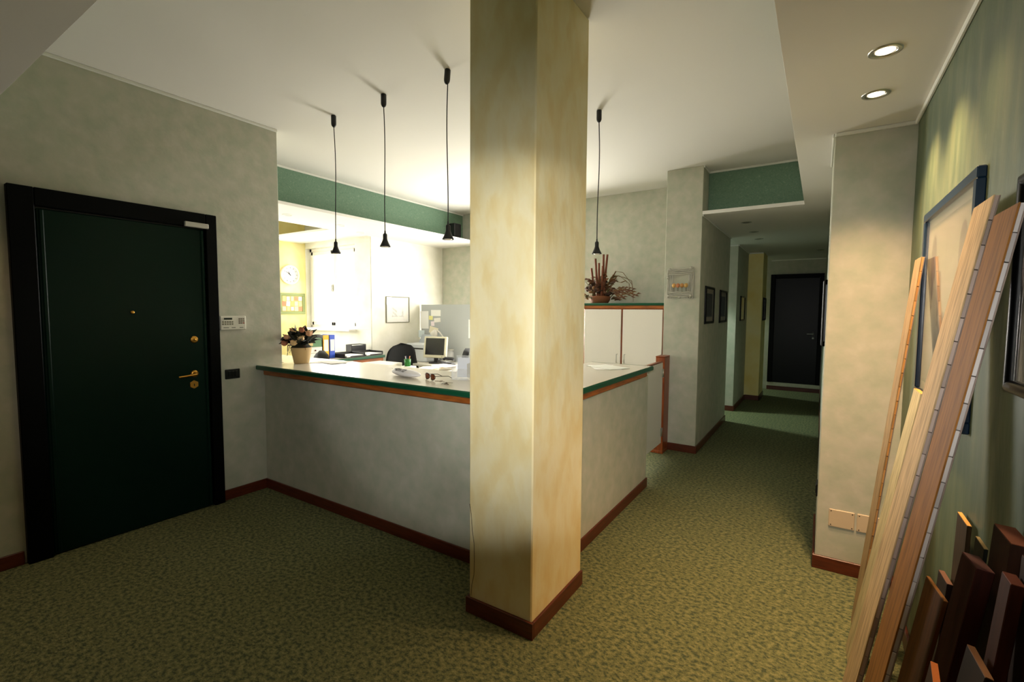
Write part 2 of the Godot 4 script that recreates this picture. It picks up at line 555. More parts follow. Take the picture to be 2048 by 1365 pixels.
	skirt("baseboard_right", [[v.call(0.372, 0, -3.23), v.call(0.385, h, 3.0)]], "skirting along the right wall behind the boards")
	skirt("baseboard_end", [[v.call(-0.83, 0, -10.4), v.call(0.05, 0.075, -10.386)]], "dark skirting below the far door")
	skirt("baseboard_corridor", [[v.call(-1.055, 0, -7.0), v.call(-1.042, h, -5.18)], [v.call(-1.055, 0, -8.937), v.call(-1.042, h, -7.75)], [v.call(-1.3, 0, -7.75), v.call(-1.042, h, -7.737)], [v.call(-1.042, 0, -8.95), v.call(-0.817, h, -8.937)], [v.call(-0.83, 0, -9.6), v.call(-0.817, h, -8.937)], [v.call(-1.34, 0, -5.18), v.call(-1.042, h, -5.167)]], "skirting along the pillar and the left side of the corridor")
	skirt("baseboard_pillar", [[v.call(0.015, 0, -3.9), v.call(0.028, h, -3.244)], [v.call(0.015, 0, -3.244), v.call(0.372, h, -3.231)], [v.call(0.038, 0, -10.4), v.call(0.05, h, -3.9)]], "red brown skirting round the beige right pillar")
	# the yellow pillar in front of the counter
	var p := thing("pillar", "big yellow plastered pillar in front of the counter, reaching the ceiling", "pillar", v.call(-1.23, 0, -2.055), "", "structure")
	part("shaft", box(v.call(0.36, CEIL, 0.53), 0.006), M.plaster, p, v.call(0, CEIL / 2, 0))
	part("baseboard", box(v.call(0.3865, h, 0.0132), 0.002), M.skirting, p, v.call(0, h / 2, 0.2715))
	part("baseboard", box(v.call(0.013, h, 0.53), 0.003), M.skirting, p, v.call(0.1865, h / 2, 0.0))
	part("baseboard", box(v.call(0.013, h, 0.3), 0.003), M.skirting, p, v.call(-0.1865, h / 2, 0.12))
	tag(part("crack", tube([v.call(-0.176, 0.55, 0.2655), v.call(-0.166, 0.5, 0.2655), v.call(-0.160, 0.42, 0.2655), v.call(-0.149, 0.36, 0.2655), v.call(-0.147, 0.27, 0.2655), v.call(-0.149, 0.2, 0.2655), v.call(-0.163, 0.14, 0.2655), v.call(-0.168, 0.085, 0.2655)], 0.0014, 0.0012, 5), flat(Color(0.2, 0.14, 0.08), 0.9), p), "hairline crack near the foot")


func build_doors_and_windows() -> void:
	# entrance door
	var d := thing("door_1", "dark green armoured entrance door in a black frame, brass handle", "door", Vector3(-3.85, 0, -1.25), "", "structure")
	part("door_frame", blocks([[Vector3(0, 0, 0.435), Vector3(0.045, 2.19, 0.545)], [Vector3(0, 0, -0.545), Vector3(0.045, 2.19, -0.47)], [Vector3(0, 2.085, -0.47), Vector3(0.045, 2.19, 0.435)]], 0.004), M.door_frame, d)
	part("rebate", box(Vector3(0.006, 2.1, 0.93), 0.0), M.black, d, Vector3(0.0035, 1.05, -0.0175))
	var leaf := part("door_leaf", box(Vector3(0.028, 2.07, 0.895), 0.006), M.door, d, Vector3(0.014, 1.04, -0.0175))
	part("edge_bead", box(Vector3(0.012, 2.06, 0.022), 0.005), M.door, leaf, Vector3(0.017, 0, 0.425))
	part("edge_bead", box(Vector3(0.012, 2.06, 0.022), 0.005), M.door, leaf, Vector3(0.017, 0, -0.43))
	tag(part("closer_cover", box(Vector3(0.03, 0.034, 0.155), 0.004), flat(Color(0.75, 0.74, 0.7), 0.4), d, Vector3(0.05, 2.1, -0.405)), "pale metal bar at the top corner")
	var rose := [Vector2(0, 0.0), Vector2(0.026, 0.0), Vector2(0.026, 0.005), Vector2(0.02, 0.009), Vector2(0.0, 0.010)]
	tag(part("peephole", lathe([Vector2(0, 0), Vector2(0.011, 0), Vector2(0.011, 0.006), Vector2(0.006, 0.008), Vector2(0, 0.007)], 14), M.brass, d, Vector3(0.029, 1.472, -0.009), Vector3(0, 0, -90)), "small brass peephole")
	var lock := part("deadbolt_rose", lathe(rose, 20), M.brass, d, Vector3(0.029, 1.274, -0.371), Vector3(0, 0, -90))
	part("keyhole", lathe([Vector2(0, 0.010), Vector2(0.008, 0.010), Vector2(0.008, 0.016), Vector2(0, 0.017)], 12), M.brass, lock)
	var hr := part("handle_rose", lathe(rose, 20), M.brass, d, Vector3(0.029, 1.024, -0.366), Vector3(0, 0, -90))
	part("door_handle", tube([Vector3(0.036, 1.024, -0.366), Vector3(0.075, 1.024, -0.366), Vector3(0.083, 1.023, -0.356), Vector3(0.084, 1.02, -0.33), Vector3(0.082, 1.016, -0.28), Vector3(0.080, 1.013, -0.245)], 0.009, 0.007, 10), M.brass, d)
	part("neck", lathe([Vector2(0.013, 0.008), Vector2(0.011, 0.02), Vector2(0, 0.021)], 12), M.brass, hr)
	var hexa := []
	for k in 6:
		hexa.append(Vector2(cos(TAU * k / 6 + PI / 6), sin(TAU * k / 6 + PI / 6)) * 0.031)
	var sh := part("lock_plate", prism(hexa, 0.007, 0.0015), M.brass, d, Vector3(0.0315, 0.945, -0.36), Vector3(0, 90, 0))
	part("keyhole", prism([Vector2(-0.003, -0.012), Vector2(0.003, -0.012), Vector2(0.003, 0.006), Vector2(-0.003, 0.006)], 0.002), M.black, sh, Vector3(0, 0, 0.0036))
	# far door at the end of the corridor
	var f := thing("door_2", "dark blue-grey door at the far end of the corridor, steel handle", "door", Vector3(-0.4, 0, -10.4), "", "structure")
	part("door_frame", blocks([[Vector3(-0.425, 0.15, 0), Vector3(-0.345, 2.215, 0.04)], [Vector3(0.37, 0.15, 0), Vector3(0.435, 2.215, 0.04)], [Vector3(-0.345, 2.14, 0), Vector3(0.37, 2.215, 0.04)]], 0.004), M.door_frame, f)
	part("door_leaf", box(Vector3(0.715, 1.99, 0.03), 0.005), flat(Color(0.025, 0.045, 0.05), 0.35, 0.0, 0.3), f, Vector3(0.0125, 1.145, 0.015))
	tag(part("sill_strip", box(Vector3(0.87, 0.07, 0.03), 0.004), M.wall, f, Vector3(0.005, 0.112, 0.015)), "pale strip below the door")
	part("handle_plate", box(Vector3(0.04, 0.16, 0.008), 0.003), M.black, f, Vector3(0.3, 1.07, 0.034))
	part("door_handle", tube([Vector3(0.3, 1.1, 0.038), Vector3(0.3, 1.1, 0.085), Vector3(0.29, 1.1, 0.09), Vector3(0.2, 1.097, 0.088)], 0.009, 0.008, 10), M.steel, f)
	part("lock_knob", lathe([Vector2(0.016, 0), Vector2(0.018, 0.015), Vector2(0.012, 0.024), Vector2(0, 0.026)], 14), M.steel, f, Vector3(0.3, 1.02, 0.038), Vector3(90, 0, 0))
	# the bright office window and its hidden neighbour
	var w := thing("window_1", "overexposed white office window beside the clock", "window", Vector3(-6.072, 1.21, -4.5), "", "structure")
	window_parts(w, 1.144, 1.21)
	part("sill", box(Vector3(1.16, 0.03, 0.26), 0.005), M.white, w, Vector3(0.0, -0.005, 0.09))
	var g := thing("window_2", "office window round the corner behind the entrance wall", "window", Vector3(-6.78, 0.95, -3.225), "", "structure")
	g.rotation_degrees.y = 90
	window_parts(g, 1.25, 1.35)

	var bw := thing("window_3", "office window in the back wall behind the yellow pillar", "window", Vector3(-3.45, 0.9, -5.98), "", "structure")
	window_parts(bw, 1.2, 1.5)


func window_parts(w: Node3D, wide: float, tall: float) -> void:
	var a := wide / 2.0
	part("window_frame", blocks([[Vector3(-a, 0, -0.03), Vector3(-a + 0.05, tall, 0.03)], [Vector3(a - 0.05, 0, -0.03), Vector3(a, tall, 0.03)], [Vector3(-a, 0, -0.03), Vector3(a, 0.05, 0.03)], [Vector3(-a, tall - 0.05, -0.03), Vector3(a, tall, 0.03)]], 0.004), M.white, w)
	for s in [-1.0, 1.0]:
		var mid: float = s * (a - 0.05) / 2.0
		var q := (a - 0.05) / 2.0
		var sash := part("sash", blocks([[Vector3(mid - q, 0.05, -0.02), Vector3(mid - q + 0.045, tall - 0.05, 0.04)], [Vector3(mid + q - 0.045, 0.05, -0.02), Vector3(mid + q, tall - 0.05, 0.04)], [Vector3(mid - q, 0.05, -0.02), Vector3(mid + q, 0.1, 0.04)], [Vector3(mid - q, tall - 0.1, -0.02), Vector3(mid + q, tall - 0.05, 0.04)]], 0.004), M.white, w)
		part("pane", box(Vector3(q * 2 - 0.09, tall - 0.2, 0.004), 0.0), M.glass, sash, Vector3(mid, tall / 2, 0.01))
	part("window_handle", box(Vector3(0.02, 0.1, 0.03), 0.006), M.steel, w, Vector3(0, tall / 2, 0.055))


# ---------------------------------------------------------------- reception counter, gate and lamps
func build_counter() -> void:
	var top := 1.04
	var c := thing("reception_counter", "L-shaped reception counter with pale top, green edge and sponged grey front", "counter", Vector3(-2.6, 0, -2.4))
	slab("front_panel", Vector3(-3.85, 0, -2.3), Vector3(-1.41, 0.97, -2.15), M.wall, c)
	slab("side_panel", Vector3(-1.36, 0, -3.96), Vector3(-1.2, 0.97, -2.32), M.wall, c)
	slab("inner_panel", Vector3(-3.84, 0.62, -2.66), Vector3(-1.7, 1.004, -2.62), M.cabinet_white, c)
	slab("inner_panel", Vector3(-1.68, 0.62, -3.94), Vector3(-1.64, 1.004, -2.62), M.cabinet_white, c)
	var outline := []
	for q in [[-3.848, -2.092], [-1.412, -2.092], [-1.412, -2.322], [-1.172, -2.322], [-1.172, -3.948], [-1.72, -3.948], [-1.72, -2.72], [-4.6, -2.72], [-4.6, -2.33], [-3.848, -2.33]]:
		outline.append(Vector2(q[0] + 2.6, -q[1] - 2.4))
	tag(part("worktop", prism(outline, 0.034, 0.001), M.laminate, c, Vector3(0, top - 0.017, 0), Vector3(-90, 0, 0)), "pale cream laminate top")
	var e := part("edge_band", blocks([[Vector3(-3.848, top - 0.036, -2.092), Vector3(-1.412, top + 0.001, -2.076)], [Vector3(-1.172, top - 0.036, -3.964), Vector3(-1.156, top + 0.001, -2.322)], [Vector3(-1.72, top - 0.036, -3.964), Vector3(-1.172, top + 0.001, -3.948)]], 0.007), M.green_edge, c, -c.position)
	tag(e, "dark green rounded edge")
	tag(part("apron", blocks([[Vector3(-3.79, 0.962, -2.15), Vector3(-1.412, top - 0.037, -2.108)], [Vector3(-1.2, 0.962, -3.86), Vector3(-1.178, top - 0.037, -2.322)]], 0.006), M.wood, c, -c.position), "orange brown wooden strip under the top")
	part("baseboard", blocks([[Vector3(-3.85, 0, -2.15), Vector3(-1.412, 0.08, -2.137)], [Vector3(-1.2, 0, -3.96), Vector3(-1.187, 0.08, -2.322)]], 0.003), M.skirting, c, -c.position)
	# gate between the counter and the pillar
	var post := thing("gate_post", "orange brown wooden post on a foot beside the grey green pillar", "post", Vector3(-1.385, 0, -5.07))
	part("upright", box(Vector3(0.095, 1.0, 0.19), 0.004), M.wood_tall, post, Vector3(0, 0.52, 0))
	part("foot", box(Vector3(0.13, 0.03, 0.2), 0.004), M.wood_tall, post, Vector3(-0.015, 0.015, 0.005))
	part("cap", box(Vector3(0.1, 0.012, 0.195), 0.004), M.wood_tall, post, Vector3(0, 1.025, 0))
	var g := thing("swing_gate", "white low swing gate hinged to the wooden post", "gate", Vector3(-1.355, 0, -4.955))
	part("leaf", box(Vector3(0.03, 0.85, 0.86), 0.003), M.cabinet_white, g, Vector3(-0.01, 0.545, 0.435))
	tag(part("top_rail", box(Vector3(0.034, 0.018, 0.86), 0.004), M.wood_tall, g, Vector3(-0.01, 0.978, 0.435)), "brown wooden top edge")
	for y in [0.24, 0.86]:
		var hg := part("hinge", box(Vector3(0.008, 0.085, 0.05), 0.002), M.steel, g, Vector3(0.01, y, 0.012))
		part("hinge_pin", lathe([Vector2(0, 0), Vector2(0.006, 0), Vector2(0.006, 0.09), Vector2(0, 0.09)], 10), M.steel, hg, Vector3(0.004, -0.045, 0))


func build_lamps() -> void:
	# black cone pendants over the counter
	var shade := lathe([Vector2(0, 0.022), Vector2(0.030, 0.004), Vector2(0.0365, 0.0), Vector2(0.0375, 0.003), Vector2(0.032, 0.013), Vector2(0.022, 0.034), Vector2(0.0155, 0.052), Vector2(0.0145, 0.058), Vector2(0.0145, 0.084), Vector2(0.012, 0.09), Vector2(0.006, 0.094), Vector2(0.005, 0.112), Vector2(0.0, 0.113)], 28)
	var canopy := lathe([Vector2(0, -0.088), Vector2(0.006, -0.088), Vector2(0.013, -0.082), Vector2(0.018, -0.070), Vector2(0.019, -0.06), Vector2(0.019, -0.004), Vector2(0.016, 0.0), Vector2(0, 0)], 24)
	var bulb := lathe([Vector2(0, -0.004), Vector2(0.016, -0.003), Vector2(0.026, 0.003), Vector2(0.024, 0.012), Vector2(0, 0.02)], 20)
	var spots := [[-3.194, -2.378, 1.935, "black cone pendant nearest the entrance door wall, hanging before the bright window"], [-2.590, -2.335, 1.942, "black cone pendant second from the entrance door wall, over the counter front"], [-1.992, -2.314, 1.945, "black cone pendant just left of the yellow pillar, before the wall speaker"], [-1.436, -3.372, 1.93, "black cone pendant right of the yellow pillar, above the dried flowers"]]
	for i in spots.size():
		var s = spots[i]
		var t := thing("pendant_lamp", s[3], "lamp", Vector3(s[0], CEIL, s[1]), "black cone pendants over the counter")
		var cn := part("canopy", canopy, M.black, t)
		if i == 2:
			cn.rotation_degrees = Vector3(0, 0, -6)
		var drop: float = CEIL - s[2] - 0.112
		var w := []
		for k in 13:
			var f := k / 12.0
			w.append(Vector3(sin(f * PI) * 0.012 * [1, 0.4, -0.5, 0.5][i] + sin(f * TAU) * 0.004 * [1, 1, -1, 1][i], -0.08 - f * (drop - 0.08), 0.0))
		part("cord", tube(w, 0.0036, -1.0, 6), M.black, t)
		var sh := part("shade", shade, M.black, t, Vector3(0, -(CEIL - s[2]), 0))
		tag(part("bulb", bulb, flat(Color(0.85, 0.82, 0.76), 0.2), sh), "pale unlit bulb")
	# round recessed spots
	var ring := lathe([Vector2(0.036, 0.004), Vector2(0.036, -0.002), Vector2(0.046, -0.005), Vector2(0.054, -0.003), Vector2(0.055, 0.0)], 28)
	var lens := lathe([Vector2(0, -0.001), Vector2(0.030, -0.001), Vector2(0.036, 0.002), Vector2(0.036, 0.004), Vector2(0, 0.004)], 28)
	var lit := [[0.166, -2.334, "lit recessed spotlight nearer the camera, in the lowered ceiling at the right"], [0.171, -2.765, "lit recessed spotlight next to the beige pillar, in the lowered ceiling at the right"]]
	for s in lit:
		var t := thing("recessed_spotlight", s[2], "spotlight", Vector3(s[0], SOFFIT, s[1]), "lit spotlights along the right wall")
		part("ring", ring, M.steel, t)
		part("lamp", lens, M.glow, t)
		var l := SpotLight3D.new()
		l.name = "halogen"
		l.position = Vector3(0, -0.012, 0)
		l.rotation_degrees = Vector3(-90, 0, 0)
		l.light_color = WARM
		l.light_energy = 4.0
		l.spot_angle = 48.0
		l.spot_angle_attenuation = 1.0
		l.light_size = 0.03
		l.spot_range = 12.0
		l.spot_attenuation = 2.0
		l.shadow_enabled = true
		t.add_child(l)
	var dull := flat(Color(0.35, 0.36, 0.33), 0.3)
	var off := [[-0.731, -5.884, "unlit spotlight nearest the green face, in the corridor ceiling"], [-0.735, -6.622, "second unlit spotlight along the corridor ceiling"], [-0.744, -7.285, "third unlit spotlight along the corridor ceiling"], [-0.043, -9.046, "far unlit spotlight at the right of the corridor ceiling"], [-4.76, -2.954, "unlit spotlight in the office ceiling beside the entrance wall"], [-4.8, -3.65, "unlit spotlight in the office ceiling behind the first pendant cord"], [-5.02, -4.12, "unlit spotlight in the office ceiling close to the window wall"]]
	for s in off:
		var t := thing("recessed_spotlight", s[2], "spotlight", Vector3(s[0], SOFFIT, s[1]), "unlit recessed spotlights")
		part("ring", ring, M.steel if s[0] > -2.0 else M.white, t)
		part("lamp", lens, dull if s[0] > -2.0 else M.white, t)


# ---------------------------------------------------------------- the office behind the counter
func office_chair(label: String, at: Vector3, turn: float, top: float) -> void:
	var t := thing("office_chair", label, "chair", at, "black office chairs behind the counter")
	t.rotation_degrees.y = turn
	var st := begin()
	st.set_smooth_group(1)
	# a curved padded back: rows of an egg-shaped outline, bulging backwards
	var rows := 12
	var cols := 10
	var h := 0.42
	var grid := []
	for s in [0.0, 1.0]:
		var face := []
		for i in rows + 1:
			var v := float(i) / rows
			var half := 0.27 * (1.05 - 0.3 * v) * sqrt(maxf(0.0, 1.0 - pow(maxf(0.0, (v - 0.6) / 0.4), 2.8)))
			half *= 1.0 if v > 0.08 else 0.9 + v * 1.2
			var row := []
			for k in cols + 1:
				var u := lerpf(-1.0, 1.0, float(k) / cols)
				var edge := (1.0 - pow(absf(u), 4.0)) * (1.0 - pow(absf(2.0 * v - 1.0), 6.0))
				row.append(Vector3(u * half, top - h + v * h, 0.05 * u * u - 0.03 * sin(v * PI) + (s * 2.0 - 1.0) * 0.022 * edge))
			face.append(row)
		grid.append(face)
	for s in 2:
		for i in rows:
			for k in cols:
				quad(st, grid[s][i][k], grid[s][i][k + 1], grid[s][i + 1][k + 1], grid[s][i + 1][k], Vector3(0, 0, s * 2.0 - 1.0))
	part("backrest", done(st), M.black_fabric, t)
	part("seat", lathe([Vector2(0, 0.43), Vector2(0.2, 0.43), Vector2(0.235, 0.455), Vector2(0.24, 0.48), Vector2(0.2, 0.5), Vector2(0, 0.505)], 24), M.black_fabric, t, Vector3(0, 0, 0.2))
	part("back_support", tube([Vector3(0, 0.44, 0.1), Vector3(0, 0.46, -0.05), Vector3(0, 0.55, -0.06), Vector3(0, top - h + 0.15, -0.05)], 0.018, -1.0, 8), M.black, t)
	part("column", lathe([Vector2(0.03, 0.08), Vector2(0.03, 0.25), Vector2(0.02, 0.26), Vector2(0.02, 0.43)], 14), M.black, t, Vector3(0, 0, 0.2))
	for k in 5:
		var a := TAU * k / 5
		var leg := part("leg", tube([Vector3(0, 0.1, 0.2), Vector3(sin(a) * 0.28, 0.065, 0.2 + cos(a) * 0.28)], 0.02, 0.014, 8), M.black, t)
		part("caster", lathe([Vector2(0, -0.012), Vector2(0.025, -0.012), Vector2(0.028, 0), Vector2(0.025, 0.012), Vector2(0, 0.012)], 14), M.black, leg, Vector3(sin(a) * 0.28, 0.0285, 0.2 + cos(a) * 0.28), Vector3(90, rad_to_deg(a), 0))


func binder(label: String, at: Vector3, body: Material, spine: Material, w: float) -> void:
	var t := thing("ring_binder", label, "binder", at, "ring binders on the back counter")
	part("cover", blocks([[Vector3(-0.24, 0, -w / 2), Vector3(0, 0.285, -w / 2 + 0.004)], [Vector3(-0.24, 0, w / 2 - 0.004), Vector3(0, 0.285, w / 2)]], 0.001), M.black if body == null else body, t)
	part("spine", box(Vector3(0.005, 0.285, w), 0.002), spine, t, Vector3(0.0, 0.1425, 0))
	part("label", box(Vector3(0.002, 0.14, w * 0.75), 0.0008), M.paper, t, Vector3(0.0036, 0.16, 0))
	part("sheets", box(Vector3(0.21, 0.265, w * 0.7), 0.001), M.paper, t, Vector3(-0.125, 0.14, 0))


func sheet(label: String, a: Vector3, w: float, h: float, tint: Color, turn: Vector3, group: String, called := "paper_note") -> void:
	single(called, box(Vector3(w, h, 0.0015), 0.0004), flat(tint, 0.8), label, "paper", a, turn, group)


func build_office() -> void:
	# low back counter along the left of the office
	var b := thing("back_counter", "low white back counter with green edge behind the flower pot", "counter", Vector3(-5.1, 0, -3.4))
	part("cabinet_body", box(Vector3(0.5, 0.8, 1.8), 0.004), M.cabinet_white, b, Vector3(-0.02, 0.41, -0.02))
	for k in 3:
		var dr := part("door", box(Vector3(0.018, 0.74, 0.59), 0.003), M.cabinet_white, b, Vector3(0.24, 0.42, -0.62 + 0.6 * k))
		part("handle", tube([Vector3(0.01, 0.1, 0.22), Vector3(0.03, 0.1, 0.22), Vector3(0.03, 0.2, 0.22), Vector3(0.01, 0.2, 0.22)], 0.004, -1.0, 6), M.steel, dr)
	part("worktop", box(Vector3(0.56, 0.03, 1.84), 0.003), M.laminate, b, Vector3(-0.012, 0.885, -0.01))
	part("edge_band", box(Vector3(0.012, 0.034, 1.84), 0.005), M.green_edge, b, Vector3(0.274, 0.885, -0.01))
	part("apron", box(Vector3(0.014, 0.045, 1.82), 0.004), M.wood, b, Vector3(0.245, 0.845, -0.01))
	var z := 0.9005
	binder("blue ring binder with white spine label, right end of the back counter files", Vector3(-5.02, z, -3.66), flat(Color(0.16, 0.26, 0.62), 0.4), flat(Color(0.20, 0.33, 0.75), 0.35), 0.075)
	binder("yellow ring binder with black covers beside the blue binder", Vector3(-5.02, z, -3.572), null, flat(Color(0.93, 0.70, 0.15), 0.35), 0.08)
	var u := thing("drawer_box", "small white desktop drawer unit behind the flower pot", "drawers", Vector3(-5.12, z, -3.42))
	part("body", box(Vector3(0.2, 0.15, 0.2), 0.004), M.plastic, u, Vector3(0, 0.075, 0))
	for k in 2:
		var dw := part("drawer", box(Vector3(0.012, 0.062, 0.185), 0.003), flat(Color(0.9, 0.9, 0.87), 0.4), u, Vector3(0.103, 0.04 + 0.07 * k, 0))
		part("knob", lathe([Vector2(0.008, 0), Vector2(0.01, 0.008), Vector2(0.006, 0.014), Vector2(0, 0.015)], 12), flat(Color(0.4, 0.2, 0.15), 0.4), dw, Vector3(0.006, 0, 0), Vector3(0, 0, -90))
	var gb := thing("storage_box", "green and cream cardboard box lying on the small drawer unit", "box", Vector3(-5.12, z + 0.1505, -3.42))
	part("carton", box(Vector3(0.19, 0.1, 0.2), 0.003), flat(Color(0.36, 0.52, 0.36), 0.6), gb, Vector3(0, 0.05, 0))
	tag(part("label", box(Vector3(0.002, 0.07, 0.06), 0.0005), flat(Color(0.8, 0.72, 0.5), 0.7), gb, Vector3(0.096, 0.05, 0.05)), "cream label")
	for s in [[-3.87, 0.0, "black letter tray with loose papers beside the blue binder"], [-4.175, 0.002, "black letter tray with loose papers in front of the corner tray stack"]]:
		var t := thing("letter_tray", s[2], "tray", Vector3(-4.99, z + 0.002, s[0]), "flat black letter trays")
		part("tray", blocks([[Vector3(-0.13, 0, -0.15), Vector3(0.13, 0.006, 0.15)], [Vector3(-0.13, 0, -0.15), Vector3(-0.124, 0.055, 0.15)], [Vector3(-0.13, 0, -0.15), Vector3(0.13, 0.05, -0.144)], [Vector3(-0.13, 0, 0.144), Vector3(0.13, 0.05, 0.15)], [Vector3(0.124, 0, -0.15), Vector3(0.13, 0.02, 0.15)]], 0.002), M.black, t)
		part("papers", box(Vector3(0.23, 0.018, 0.27), 0.002), M.paper, t, Vector3(0.01, 0.016, 0), Vector3(0, 4, 0))
	var tb := thing("file_box", "taller black file box in the corner of the back counter", "box", Vector3(-5.25, z, -4.2))
	part("body", blocks([[Vector3(-0.06, 0, -0.12), Vector3(0.06, 0.006, 0.12)], [Vector3(-0.06, 0, -0.12), Vector3(-0.054, 0.13, 0.12)], [Vector3(0.054, 0, -0.12), Vector3(0.06, 0.12, 0.12)], [Vector3(-0.06, 0, -0.12), Vector3(0.06, 0.13, -0.114)], [Vector3(-0.06, 0, 0.114), Vector3(0.06, 0.13, 0.12)]], 0.002), M.black, tb)
	part("papers", box(Vector3(0.09, 0.11, 0.2), 0.002), M.paper, tb, Vector3(0, 0.063, 0))
	# clock, pinboard, drawing
	var ck := thing("wall_clock", "round white wall clock on the yellow office wall", "clock", Vector3(-6.65, 2.008, -4.13))
	ck.rotation_degrees.z = -90
	part("case", lathe([Vector2(0, 0), Vector2(0.13, 0), Vector2(0.142, 0.01), Vector2(0.142, 0.035), Vector2(0.134, 0.042), Vector2(0.126, 0.036), Vector2(0.124, 0.028), Vector2(0, 0.028)], 40), flat(Color(0.9, 0.88, 0.86), 0.35), ck)
	for k in 12:
		var a := TAU * k / 12
		part("hour_mark", box(Vector3(0.018, 0.002, 0.006), 0.0005), flat(Color(0.25, 0.25, 0.25), 0.6), ck, Vector3(cos(a) * 0.102, 0.0292, sin(a) * 0.102), Vector3(0, -rad_to_deg(a), 0))
	part("hour_hand", tube([Vector3(0.008, 0.032, 0), Vector3(-0.045, 0.032, 0.03)], 0.005, 0.003, 6), M.black, ck)
	part("minute_hand", tube([Vector3(0.01, 0.034, -0.01), Vector3(-0.05, 0.034, 0.075)], 0.004, 0.002, 6), M.black, ck)
	var pb := thing("pinboard", "pinboard of colourful leaflets in a flat green frame below the clock", "pinboard", Vector3(-6.65, 1.58, -4.16))
	part("board", box(Vector3(0.012, 0.31, 0.42), 0.002), flat(Color(0.75, 0.68, 0.45), 0.9), pb, Vector3(0.006, 0, 0))
	part("frame", blocks([[Vector3(0, 0.115, -0.21), Vector3(0.022, 0.155, 0.21)], [Vector3(0, -0.155, -0.21), Vector3(0.022, -0.115, 0.21)], [Vector3(0, -0.115, -0.21), Vector3(0.022, 0.115, -0.165)], [Vector3(0, -0.115, 0.165), Vector3(0.022, 0.115, 0.21)]], 0.003), flat(Color(0.52, 0.56, 0.34), 0.6), pb)
	var cols := [Color(0.9, 0.25, 0.1), Color(0.95, 0.62, 0.15), Color(0.96, 0.85, 0.35), Color(0.55, 0.8, 0.5), Color(0.9, 0.88, 0.85), Color(0.95, 0.7, 0.55), Color(0.75, 0.85, 0.9)]
	var i := 0
	for r in 3:
		for q in 5:
			part("leaflet", box(Vector3(0.002, rng.randf_range(0.05, 0.075), rng.randf_range(0.04, 0.065)), 0.0004), flat(cols[(i * 3 + r) % 7].lerp(Color(0.95, 0.92, 0.8), 0.4), 0.7), pb, Vector3(0.014 + 0.0005 * (i % 3), -0.075 + 0.075 * r, -0.13 + 0.065 * q), Vector3(rng.randf_range(-5, 5), 0, 0))
			i += 1
	var dr := thing("framed_drawing", "thin grey framed pencil drawing on the white office wall", "picture", Vector3(-5.17, 1.5, -4.88))
	dr.rotation_degrees.y = 90
	picture_parts(dr, 0.45, 0.375, 0.009, 0.02, flat(Color(0.50, 0.50, 0.42), 0.5), 0.0, sketch())
	# desk with the grey screen behind it
	var d := thing("office_desk", "white L-shaped office desk behind the counter", "desk", Vector3(-4.0, 0, -4.9))
	part("desktop", box(Vector3(2.2, 0.03, 0.5), 0.004), M.cabinet_white, d, Vector3(0.02, 0.735, -0.13))
	part("desktop", box(Vector3(0.58, 0.03, 1.16), 0.004), M.cabinet_white, d, Vector3(-0.01, 0.735, 0.70))
	for q in [[-1.03, -0.34], [1.07, -0.34], [1.07, 0.07], [-1.03, 0.07], [-0.25, 1.2], [0.23, 1.2]]:
		part("leg", box(Vector3(0.05, 0.72, 0.05), 0.004), M.steel, d, Vector3(q[0], 0.36, q[1]))
	var sc := thing("desk_screen", "grey upright desk screen on the back wall, notes pinned to it", "panel", Vector3(-4.57, 0.0, -5.31))
	part("panel", box(Vector3(1.06, 0.86, 0.03), 0.004), flat(Color(0.70, 0.72, 0.72), 0.7), sc, Vector3(0, 1.15, 0))
	part("post", box(Vector3(0.04, 1.58, 0.04), 0.004), M.steel, sc, Vector3(-0.5, 0.79, -0.035))
	part("post", box(Vector3(0.04, 1.58, 0.04), 0.004), M.steel, sc, Vector3(0.5, 0.79, -0.035))
	var g := "notes pinned on the grey desk screen"
	var notes := [[-5.5, 1.335, 0.18, 0.29, Color(0.95, 0.95, 0.94), 1.0, "large white sheet at the left end of the grey screen"], [-5.25, 1.45, 0.21, 0.1, Color(0.95, 0.95, 0.93), 0.0, "wide white note topmost on the grey screen"], [-5.36, 1.37, 0.085, 0.065, Color(0.93, 0.92, 0.62), -4.0, "small yellow note under the wide white note"], [-5.22, 1.335, 0.14, 0.07, Color(0.94, 0.93, 0.9), 5.0, "white note tilted beside the small yellow note"], [-5.32, 1.275, 0.075, 0.075, Color(0.95, 0.9, 0.92), 3.0, "small pinkish note below the yellow one"], [-5.30, 1.165, 0.19, 0.11, Color(0.93, 0.9, 0.8), -12.0, "cream note tilted above the monitor"], [-5.57, 1.1, 0.13, 0.12, Color(0.9, 0.95, 0.97), 0.0, "pale blue sheet low at the left of the screen"], [-4.53, 1.21, 0.09, 0.29, Color(0.96, 0.96, 0.95), 0.0, "narrow white sheet close to the yellow pillar's edge"]]
	for n in notes:
		sheet(n[6], Vector3(n[0] * 0.914, 1.5 + (n[1] - 1.5) * 0.914, -5.292), n[2] * 0.914, n[3] * 0.914, n[4], Vector3(0, 0, n[5]), g)
	# monitor
	var mo := thing("monitor", "beige flat monitor with dark screen on the office desk", "monitor", Vector3(-4.52, 0.7505, -4.98))
	mo.rotation_degrees.y = 12
	part("base", lathe([Vector2(0, 0), Vector2(0.1, 0), Vector2(0.1, 0.012), Vector2(0.03, 0.022), Vector2(0, 0.022)], 24), M.black, mo)
	part("stand", box(Vector3(0.06, 0.1, 0.03), 0.006), M.black, mo, Vector3(0, 0.06, -0.01))
	var ca := part("casing", box(Vector3(0.36, 0.3, 0.05), 0.008), flat(Color(0.84, 0.82, 0.72), 0.45), mo, Vector3(0, 0.225, 0.0), Vector3(-8, 0, 0))
